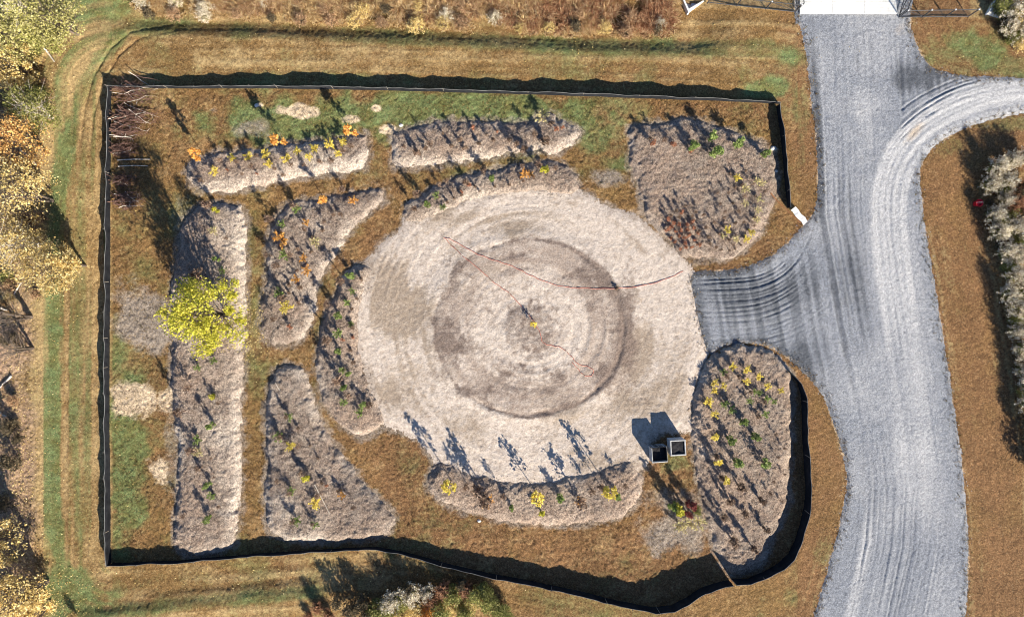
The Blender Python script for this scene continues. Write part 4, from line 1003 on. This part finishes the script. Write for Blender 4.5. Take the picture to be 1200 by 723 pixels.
plants('wl', 'bare', [(333,510,1.0),(341,486,.8),(344,574,.85),(348,606,.9),(371,609,.7),(359,550,1.2)], True)
plants('wl', 'twiggy', [(400,572,.6),(380,563,.5),(352,500,.4),(366,520,.35),(375,535,.35)], True)
plants('we', 'green', [(249,498,1.35,.8),(245,568,1.2,.8),(245,607,1.25,.8),(255,304,1.0,.8)])
plants('we', 'lime', [(254,246,1.0,.7),(251,464,.75)])
plants('we', 'sprig', [(263,318,.55),(234,431,.5),(253,422,.5),(233,514,.6),(250,579,.6)])
plants('we', 'pale', [(252,271,.5),(235,528,.6)])
plants('we', 'bare', [(252,243,1.6),(233,524,1.3),(221,480,1.4),(252,535,.5),(256,556,.45),(246,326,1.9,1.4),(268,330,.5)], True)
plants('sc', 'gold', [(527,568,2.3),(630,583,2.3),(714,574,2.4)])
plants('sc', 'peach', [(571,586,.8),(679,587,.6)])
plants('sc', 'lime', [(634,600,.75)])
plants('sc', 'green', [(656,583,1.1),(600,594,.75),(724,582,.85)])
plants('sc', 'bare', [(571,578,2.0,1.3),(678,581,1.5,1.3),(692,572,1.2),(560,570,1.4,1.3),(590,577,1.0),(702,566,1.2),(548,566,1.3),(730,565,.9)], True)
plants('ne', 'green', [(812,171,1.25,1.15),(833,161,1.15,1.15),(839,179,1.25,1.2),(864,168,1.2,1.2),(896,181,1.15,1.1)])
plants('ne', 'rust', [(763,168,.65),(788,171,.6),(809,180,.5),(799,250,.5),(783,257,.5),(810,260,.5),(785,267,.45),(795,263,.45),(803,264,.45),(805,270,.45),(791,271,.42),(794,277,.42),(801,279,.42),(786,279,.4),(802,285,.4),(813,281,.4),(818,287,.42),(803,290,.38),(797,292,.36),(817,274,.4)])
plants('ne', 'bare', [(759,167,.75),(775,168,.9),(783,255,.7),(793,256,.75),(808,255,.55),(821,254,.7),(824,268,.7),(827,279,.75),(835,291,.7),(840,241,.55),(845,257,.6),(816,272,.6),(838,228,.5)], True)
plants('ne', 'twiggy', [(863,249,.45),(859,263,.4),(853,205,.45),(871,202,.3),(866,219,.45),(860,277,.3),(874,270,.3),(870,279,.28),(866,288,.28),(853,294,.25),(860,292,.25),(846,281,.3),(881,256,.4),(873,224,.35),(882,231,.35),(856,240,.4),(840,275,.45),(852,282,.4)], True)
plants('ne', 'yellow', [(862,210,.5),(851,270,.5),(879,273,.5),(874,281,.5)])
plants('ne', 'pale', [(871,222,.5),(885,213,.42),(891,215,.45),(888,234,.5),(871,239,.4),(886,247,.45),(861,281,.45),(885,258,.4),(846,277,.4)])
plants('ea', 'yellow', [(857,429,.55),(873,433,.55),(887,441,.52),(873,446,.52),(897,452,.5),(835,448,.55),(846,451,.52),(835,457,.5),(828,470,.6),(835,484,.5),(913,457,.45)])
plants('ea', 'gold', [(836,511,1.0,1.3),(840,539,1.0,1.3),(849,562,1.1,1.3)])
plants('ea', 'green', [(869,493,1.1,1.05),(884,511,1.15,1.05),(855,515,1.2,1.05),(895,542,1.15,1.1),(863,542,1.25,1.05)])
plants('ea', 'sprig', [(846,435,.5),(847,472,.6),(882,458,.45),(855,479,.55),(895,484,.5),(897,466,.5),(876,469,.5),(888,459,.45),(905,470,.4)])
plants('ea', 'bare', [(905,507,.55),(915,523,.5),(907,533,.55),(915,553,.5),(902,561,.55),(898,575,.55),(912,584,.5)], True)
plants('ea', 'twiggy', [(888,583,1.2,.8),(852,584,1.2,.8),(869,598,.9),(893,616,1.1,.8),(877,636,1.3,.7),(855,629,1.5,.8),(835,532,1.0,.8),(841,556,1.0,.8),(845,602,1.2,.8),(862,566,1.3,.8),(848,440,.6),(862,440,.6),(876,458,.5),(893,470,.5),(884,486,.6)], True)
plants('ne', 'rust', [(789,262,.45),(798,270,.45),(806,276,.42),(790,283,.4),(810,291,.4),(781,270,.4),(812,268,.45)])
plants('ne', 'bare', [(800,244,.7),(789,249,.7),(812,250,.65),(868,232,.6),(850,228,.55),(878,218,.55),(858,222,.5),(846,250,.55),(834,262,.6),(868,262,.5),(880,266,.45),(856,288,.45),(842,294,.5),(829,287,.55),(893,226,.5)], True)
plants('nw', 'bare', [(262,190,.8),(288,206,.6),(335,207,.7),(415,175,.9)], True)
plants('nm', 'bare', [(506,172,1.0),(540,168,.9),(578,168,.9),(605,172,1.0),(626,162,1.0),(475,175,.8),(645,150,1.0)], True)
plants('wu', 'bare', [(362,270,.9),(345,300,.9),(383,262,.8),(318,300,1.0),(326,374,.9),(352,318,.7)], True)
plants('wl', 'bare', [(355,520,.9),(378,575,1.0),(418,590,.8),(330,560,.9)], True)
plants('we', 'bare', [(228,452,1.2),(240,545,1.0),(262,470,.7),(262,590,.6),(222,600,.8),(270,280,.6)], True)
# mixed clump by the bins
plants('clump', 'lime', [(796,598,2.0,.75)])
plants('clump', 'green', [(790,594,1.7,.7)])
plants('clump', 'red', [(811,592,1.6,.9),(807,603,1.2,.9)])
plants('clump', 'olive', [(817,598,1.3,.55)])
plants('clump', 'pale', [(797,616,.8),(808,614,.8),(819,612,.8)])
# little marker plant in the middle of the circle
plants('centre', 'gold', [(625,381,.75,1.6)])
plants('centre', 'twiggy', [(722,338,.32,1.9)])

# ------------------------------------------------------------------ big yellow tree and the woodland trees
def tree(name, px, py, h, rad, leaf, label, cat='tree', zc=0.62, nclump=26, per=150, ls=0.11, flat=.8, stems=3, base=False, spread=1.0, zlo=.35, bark='bark', group=None, seed=1, loose=1.0, lobe=0.0):
    rng = np.random.default_rng(seed); x, y = P(px, py, 0 if base else h*zc); root = empty(name, (x, y, surf(x, y)-.02))
    tk = MB(); fo = MB(); C = []
    tops = []
    for i in range(stems):
        a = 6.283*i/stems+rng.random(); q = rad*.35*spread*rng.uniform(.5, 1.1)*(stems > 1)
        p = [(.05*math.cos(a), .05*math.sin(a), -.05), (q*.4*math.cos(a), q*.4*math.sin(a), h*.3), (q*.8*math.cos(a), q*.8*math.sin(a), h*.6), (q*1.0*math.cos(a), q*math.sin(a), h*.9)]
        r = .018*h; tk.tube(p, [r, r*.75, r*.45, r*.15], 0, 7); tops.append(p)
    for i in range(nclump):
        z = zlo+(1-zlo)*(rng.random()**.85); k = (z-zlo)/(1-zlo); rr = rad*math.sqrt(max(.05, 1-((k-.4)/.68)**2)); a = rng.random()*6.283; q = rr*(.25+.75*rng.random()**.6)*(1+lobe*math.sin(3*a+seed)+lobe*.7*math.sin(5*a+2*seed))
        c = np.array((q*math.cos(a), q*math.sin(a), h*z*0.96)); s = tops[rng.integers(0, stems)]
        zb = max(h*.2, c[2]-.25*h); t = min(1, zb/(h*.9)); j = min(2, int(t*3)); f = t*3-j
        b = np.array(s[j])*(1-f)+np.array(s[j+1])*f
        mid = (b+c)/2+np.array((0, 0, .03*h)); tk.tube([tuple(b), tuple(mid), tuple(c)], [.006*h, .004*h, .0015*h], 0, 5)
        for _ in range(3):
            d = rng.normal(size=3)*rad*.22; tk.tube([tuple(mid), tuple((mid+c)/2+d*.6), tuple(c+d)], [.003*h, .002*h, .001*h], 0, 4)
        if per: C.append(clump_pts(rng, int(per*rng.uniform(.6, 1.3)), c, rad*rng.uniform(.12, .34)*loose, flat))
    obj('trunk', tk.mesh('trunk', [M[bark]]), root)
    if per:
        fo.leaves(np.concatenate(C), ls, 0, .5, .6, rng); obj('crown', fo.mesh('crown', [M[leaf]]), root)
    return tag(root, label, cat, group)
tree('yellow_tree', 243, 369, 6.2, 2.25, 'L_lemon', 'large bright yellow tree on the long west bed', nclump=58, per=190, ls=.066, loose=1.1, lobe=.16, stems=4, zlo=.25, seed=5, zc=.62)
GW = 'trees of the woodland edge on the left'
for t in [
 ('olive_tree', 62, 22, 4.2, 1.8, 'L_palelime', 'yellow-green tree at the top of the left woods beside the mown path', 11),
 ('golden_tree', 22, 12, 4.5, 1.9, 'L_palelime', 'pale yellow tree in the top left corner', 12),
 ('olive_tree', 8, 45, 4.0, 1.7, 'L_palelime', 'yellow-green tree at the left border near the top', 13),
 ('golden_tree', 14, 75, 3.2, 1.5, 'L_gold', 'small golden tree above the dark hollow in the left woods', 14),
 ('green_tree', 36, 128, 3.4, 1.5, 'L_olive', 'grey-green tree over a short white log in the left woods', 15),
 ('olive_tree', 50, 40, 2.6, 1.3, 'L_olive', 'low green tree overhanging the top white log', 26),
 ('orange_tree', 16, 164, 4.6, 1.7, 'L_amber', 'orange tree above the dark hollow at the left border', 16),
 ('golden_tree', 22, 226, 5.2, 2.1, 'L_gold', 'large golden tree at the left, below the white log', 17),
 ('golden_tree', 8, 282, 5.0, 1.9, 'L_gold', 'pale golden tree at the left border, below the largest golden one', 18),
 ('golden_tree', 55, 312, 4.4, 1.6, 'L_gold', 'golden tree reaching out over the green mown lane', 19),
 ('golden_tree', 76, 309, 3.4, .6, 'L_gold', 'narrow golden tree tip over the green mown lane', 25),
 ]:
    tree(t[0], t[1], t[2], t[3], t[4], t[5], t[6], group=GW, seed=t[7], nclump=60, per=75, ls=.062, stems=4, loose=1.5, bark='palebark' if t[7] % 3 == 0 else 'bark')
for px, py, h, r, lab, sd in [(6, 372, 4.0, 1.6, 'bare grey tree at the left border above the dark shrubs', 31), (12, 410, 3.4, 1.5, 'bare dark tangled tree at the left border, lower of two bare trees', 32)]:
    tree('bare_tree', px, py, h, r, 'L_brown', lab, nclump=30, per=0, group=GW, seed=sd, stems=4)
for px, py, h, r, lab, sd in [(16, 704, 5.2, 1.7, 'golden tree in the lower left corner, its shade falling up the wood edge', 41), (36, 724, 3.4, 1.2, 'smaller golden tree just right of the one in the lower left corner', 42), (-14, 640, 5.6, 1.6, 'golden tree cut by the left border above the lower left corner', 43)]:
    tree('golden_tree', px, py, h, r, 'L_gold', lab, nclump=56, per=85, ls=.062, group=GW, seed=sd, loose=1.4, stems=4)
plants('woods', 'darkb', [(5,190,1.2),(22,195,1.1),(6,120,1.0),(8,398,1.3),(22,408,.8),(6,500,1.5),(10,540,1.6),(4,590,1.4),(20,515,.9)])
plants('woods', 'tanb', [(30,82,1.2),(20,150,1.1),(46,255,1.0),(24,258,1.4),(40,345,.9),(10,335,1.2),(30,90,.8),(16,95,1.0),(12,470,1.0),(8,620,1.1),(5,655,1.0)])
plants('woods', 'goldb', [(12,702,1.3),(30,712,1.1),(3,690,1.2),(22,725,1.2),(85,722,.7),(30,300,1.0),(25,56,1.0),(44,214,.9),(42,90,.8)])
plants('woods', 'olive', [(70,8,1.0),(48,12,1.1),(36,58,1.2),(46,105,.8),(62,35,.9),(5,325,1.2),(40,5,1.2),(20,130,1.3)])
plants('woods', 'tanb', [(44,150,.5),(50,95,.5),(40,100,.6),(52,180,.4),(30,140,.6),(12,105,.7),(40,270,.5),(50,280,.4),(28,275,.6),(34,320,.5),(30,370,.4)])
plants('woods', 'goldb', [(30,65,.7),(10,60,.9),(45,70,.6),(24,105,.7),(35,115,.6),(5,95,.9),(46,240,.6),(56,225,.5),(34,285,.7),(15,300,.8),(14,655,.7),(34,700,.6),(48,716,.5)])
# thicket on the right
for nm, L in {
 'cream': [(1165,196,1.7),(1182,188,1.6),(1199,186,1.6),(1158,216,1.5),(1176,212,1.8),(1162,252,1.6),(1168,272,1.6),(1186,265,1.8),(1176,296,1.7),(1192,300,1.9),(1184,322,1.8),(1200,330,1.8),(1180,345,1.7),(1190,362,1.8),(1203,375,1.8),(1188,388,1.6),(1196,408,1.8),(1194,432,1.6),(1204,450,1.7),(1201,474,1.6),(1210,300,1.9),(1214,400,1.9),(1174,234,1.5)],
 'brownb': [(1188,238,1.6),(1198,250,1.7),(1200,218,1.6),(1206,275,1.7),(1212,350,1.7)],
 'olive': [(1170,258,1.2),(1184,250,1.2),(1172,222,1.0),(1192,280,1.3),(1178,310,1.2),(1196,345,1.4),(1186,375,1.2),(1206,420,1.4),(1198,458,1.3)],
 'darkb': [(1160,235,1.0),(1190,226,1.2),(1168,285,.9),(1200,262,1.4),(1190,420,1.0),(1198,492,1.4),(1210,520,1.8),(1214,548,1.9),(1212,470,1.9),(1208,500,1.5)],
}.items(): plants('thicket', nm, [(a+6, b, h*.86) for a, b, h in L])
# shrubs, upper right corner
plants('corner', 'cream', [(1192,12,1.7),(1186,30,1.5),(1199,38,1.6)]); plants('corner', 'goldb', [(1202,18,1.8),(1196,52,1.1)]); plants('corner', 'olive', [(1176,8,1.4),(1190,44,1.0)]); plants('corner', 'darkb', [(1180,24,1.0)])
# shrub clump at the bottom
for nm, L in {
 'olive': [(440,716,1.5),(470,708,1.4),(530,698,1.5),(556,700,1.5),(572,708,1.5),(585,716,1.4),(515,718,1.5),(545,720,1.6),(568,694,1.3),(592,722,1.2),(450,722,1.4)],
 'cream': [(462,704,1.5),(482,698,1.5),(450,712,1.2),(500,695,1.3)],
 'brownb': [(505,704,1.3),(520,694,1.3),(545,694,1.3),(372,712,.9),(385,722,1.0),(362,722,.8)],
 'goldb': [(488,716,1.3),(470,722,1.3),(553,709,1.1),(530,712,1.2)],
 'orangeb': [(500,722,1.5)],
 'darkb': [(425,706,1.6,.8),(410,714,1.7,.8),(430,722,1.7,.8),(395,706,1.5,.7),(540,686,1.4,.7),(480,688,1.3,.7)],
}.items(): plants('bottom', nm, L)
# dry meadow along the top: shrubs one by one, the grass as a mass
MEADOW = [P(*p) for p in smooth([(152,-60),(150,2),(180,14),(250,20),(360,25),(480,31),(600,38),(700,43),(770,42),(795,34),(798,10),(796,-60)], 4)]
rg = random.Random(33)
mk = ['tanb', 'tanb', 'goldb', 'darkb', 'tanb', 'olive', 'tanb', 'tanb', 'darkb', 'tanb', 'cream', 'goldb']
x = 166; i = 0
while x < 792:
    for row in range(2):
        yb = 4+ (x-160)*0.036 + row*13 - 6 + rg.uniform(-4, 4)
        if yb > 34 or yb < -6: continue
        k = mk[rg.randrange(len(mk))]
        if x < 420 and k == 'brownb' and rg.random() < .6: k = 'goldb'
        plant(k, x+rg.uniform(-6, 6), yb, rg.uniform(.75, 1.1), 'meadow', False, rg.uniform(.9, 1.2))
    x += rg.uniform(28, 40)
def meadow_grass():
    a = np.array(MEADOW); n = 5200; nb = 46
    X = RNG.uniform(a[:, 0].min(), a[:, 0].max(), n); Y = RNG.uniform(a[:, 1].min(), P(0, -22)[1], n)
    sd = sdf(X, Y, MEADOW)+.35*fbm(X, Y, .9, 3, 3); k = (sd > 0.05) & (fbm(X, Y, .8, 8, 3) > -.30); X, Y, sd = X[k], Y[k], sd[k]; n = len(X)
    q = fbm(X, Y, .35, 44, 3)+.35*RNG.standard_normal(n)-.30*ss(-9, 8, X)+.5*(sd < .5)
    mi = np.where(q > -.12, 0, np.where(q > -.55, 1, 2)); hgt = (.30+.55*ss(0, 1.1, sd))*RNG.uniform(.6, 1.25, n)
    az = RNG.random((n, nb))*6.283; out_ = RNG.random((n, nb))**.7; L = hgt[:, None]*RNG.uniform(.6, 1.1, (n, nb))
    D = np.stack([np.cos(az), np.sin(az), 0*az], -1); T = np.stack([-np.sin(az), np.cos(az), 0*az], -1)
    B = np.stack([X, Y, terrain(X, Y)-.03], 1)[:, None, :]+D*(.05*out_[..., None])
    up = np.array((0, 0, 1.0)); m = B+D*(L*out_*.30)[..., None]+up*(L*.62)[..., None]; t = B+D*(L*out_*.85)[..., None]+up*(L*(1-.45*out_**2))[..., None]
    w_ = .014; V = np.stack([B-T*w_, B+T*w_, m+T*w_, m-T*w_, t+T*w_*.7, t-T*w_*.7], 2).reshape(-1, 3)
    N = n*nb; o6 = np.arange(N)[:, None]*6; F = np.concatenate([o6+np.array((0, 1, 2, 3)), o6+np.array((3, 2, 4, 5))]); I = np.repeat(mi, nb)
    me = mesh_np('meadow_grass', V, F, [M['L_straw'], M['L_tan'], M['L_rusty']], np.concatenate([I, I]))
    o = obj('meadow_grass', me); tag(o, 'tall dry straw-coloured meadow grass along the top edge', 'grass', None, 'stuff')
meadow_grass()
def fallen_leaves():
    C = []; 
    def sc(cx, cy, rx, ry, n):
        x = RNG.normal(size=n)*rx/SC+P(cx, 0)[0]; y = RNG.normal(size=n)*ry/SC+P(0, cy)[1]; C.append(np.stack([x, y], 1))
    sc(272, 385, 24, 26, 900); sc(290, 380, 14, 20, 250); sc(22, 240, 18, 60, 2600); sc(20, 90, 20, 60, 2200); sc(20, 560, 14, 90, 1500); sc(25, 700, 30, 20, 1800); sc(60, 310, 16, 20, 600); sc(600, 50, 400, 30, 250); sc(90, 400, 30, 200, 450); sc(300, 675, 150, 14, 200)
    q = np.concatenate(C); q = q[(np.abs(q[:, 0]) < 38) & (np.abs(q[:, 1]) < 24)]; z = terrain(q[:, 0], q[:, 1])+.05
    for i, (x, y) in enumerate(q):
        if -24.5 < x < -17 and -3 < y < 2: z[i] = surf(x, y)+.02
    mb = MB(); mb.leaves(np.column_stack([q, z]), .045, 0, 2.5, .6); o = obj('fallen_leaves', mb.mesh('fallen_leaves', [M['L_gold']]))
    tag(o, 'golden fallen leaves scattered under the trees', 'leaves', None, 'stuff')
fallen_leaves()
def tuft_grass():
    """rougher unmown tufts along fences and bed edges"""
    n = 90000; X = RNG.uniform(*sorted((P(132, 0)[0], P(940, 0)[0])), n); Y = RNG.uniform(*sorted((P(0, 712)[1], P(0, 106)[1])), n)
    s = sdf(X, Y, FENCE_RING); k = s > .08
    for poly in [CIRW, ROADW, *BEDW.values()]: k &= sdf(X, Y, poly) < -.06
    k &= fbm(X, Y, .8, 19, 3) > -.12
    X, Y = X[k], Y[k]; mb = MB(); mb.blades(np.stack([X, Y, terrain(X, Y)-.02], 1), .13, .016, 0, 1.0)
    o = obj('rough_grass', mb.mesh('rough_grass', [M['L_turf']])); tag(o, 'short rough brown and green grass inside the fenced plot', 'grass', None, 'stuff')
M['L_turf'] = mat_leaf('turf_blades', [(0.10, 0.055, 0.018), (0.20, 0.115, 0.04), (0.14, 0.13, 0.035), (0.30, 0.19, 0.075)])
tuft_grass()

def scatter_edges():
    rgx = np.random.default_rng(99)
    C = []
    for k, poly in BEDW.items():
        a = np.array(poly); n = int((np.ptp(a[:, 0])+.8)*(np.ptp(a[:, 1])+.8)*42)
        x = rgx.uniform(a[:, 0].min()-.4, a[:, 0].max()+.4, n); y = rgx.uniform(a[:, 1].min()-.4, a[:, 1].max()+.4, n)
        s = sdf(x, y, poly); kk = (s > -.45+.35*rgx.random(n)) & (fbm(x, y, .9, 5, 3) > -.25)
        C.append(np.column_stack([x[kk], y[kk]]))
    q = np.concatenate(C); z = np.array([surf(a, b) for a, b in q])+.025
    mb = MB(); mb.leaves(np.column_stack([q, z]), .055, 0, 1.2, .28, rgx)
    tag(obj('wood_chips', mb.mesh('wood_chips', [M['L_chip']])), 'loose wood chips and sticks strewn over the mulched beds', 'wood chips', None, 'stuff')
    pts = np.array(ROADW); C = []
    for i in range(len(pts)):
        a, b = pts[i], pts[(i+1) % len(pts)]; L = np.hypot(*(b-a)); n = int(L*26)
        t = rgx.random(n)[:, None]; p = a+(b-a)*t+rgx.normal(size=(n, 2))*.20; C.append(p)
    q = np.concatenate(C); q = q[(np.abs(q[:, 0]) < 37) & (np.abs(q[:, 1]) < 23)]
    z = np.array([surf(a, b) for a, b in q])
    h = rgx.random(len(q)) < .55
    mb = MB(); mb.leaves(np.column_stack([q, z+.02])[h], .04, 0, 1.5, .8, rgx)
    tag(obj('loose_gravel', mb.mesh('loose_gravel', [M['L_stone']])), 'loose grey stones spilt along the gravel road edges', 'gravel', None, 'stuff')
    e = np.column_stack([q, z-.01])[~h]
    e = np.repeat(e, 5, 0)+rgx.normal(size=(len(e)*5, 3))*np.array((.04, .04, 0))
    mb = MB(); mb.blades(e, .10, .014, 0, 1.2, rgx)
    tag(obj('edge_grass', mb.mesh('edge_grass', [M['L_turf']])), 'ragged brown grass creeping over the gravel road edges', 'grass', None, 'stuff')
M['L_chip'] = mat_leaf('wood_chip_colours', [(0.07, 0.045, 0.032), (0.26, 0.19, 0.14), (0.58, 0.49, 0.38)], 0.0)
M['L_stone'] = mat_leaf('loose_stone_colours', [(0.13, 0.13, 0.135), (0.30, 0.30, 0.31), (0.52, 0.51, 0.49)], 0.0)
scatter_edges()
# ------------------------------------------------------------------ labels that single each plant out
PLACE = dict(BED_WORD, clump='mixed clump below the bins', centre='middle of the sandy circle', woods='left woods', thicket='right thicket',
             corner='upper right corner', bottom='bottom brush', meadow='top meadow')
ORD = ['leftmost', 'second from left', 'third from left', 'fourth from left', 'fifth from left', 'sixth from left', 'seventh from left', 'eighth from left', 'ninth from left', 'tenth from left']
VORD = ['topmost', 'second from top', 'third from top', 'fourth from top', 'fifth from top', 'sixth from top', 'seventh from top', 'eighth from top', 'ninth from top', 'tenth from top']
grp = {}
for r in ROWS: grp.setdefault((r[0], r[1]), []).append(r)
for (kind, place), L in grp.items():
    nm, cat, lab, _ = KINDS[kind]; prep = 'in the' if place in ('clump', 'centre', 'woods', 'thicket', 'corner', 'bottom', 'meadow') else 'on the'
    base = f'{lab} {prep} {PLACE[place]}'; n = len(L); tall = place in ('we', 'wc', 'wl', 'ea', 'wu', 'woods', 'thicket')
    def put(o, text): tag(o, text, cat, f'{nm.replace("_", " ")}s {prep} {PLACE[place]}' if n > 1 else None)
    if n == 1: put(L[0][2], base); continue
    if n <= 6:
        q = sorted(L, key=lambda r: r[4] if tall else r[3])
        for i, r in enumerate(q): put(r[2], f'{base}, {(VORD if tall else ORD)[i]}')
        continue
    nr = 2 if n <= 12 else (3 if n <= 27 else 4)
    names = {2: ['upper half', 'lower half'], 3: ['upper third', 'middle third', 'lower third'], 4: ['top quarter', 'second quarter', 'third quarter', 'lowest quarter']}[nr]
    if tall or place in ('ne', 'bottom', 'nc', 'nm', 'nw'):
        q = sorted(L, key=lambda r: r[4])
    else:
        q = sorted(L, key=lambda r: r[3]); names = {2: ['left half', 'right half'], 3: ['left third', 'middle third', 'right third'], 4: ['left quarter', 'second quarter', 'third quarter', 'right quarter']}[nr]
    per = math.ceil(n/nr)
    for b in range(nr):
        part = sorted(q[b*per:(b+1)*per], key=lambda r: r[3])
        for i, r in enumerate(part): put(r[2], f'{base}, {names[b]}, {ORD[min(i, 9)]}')
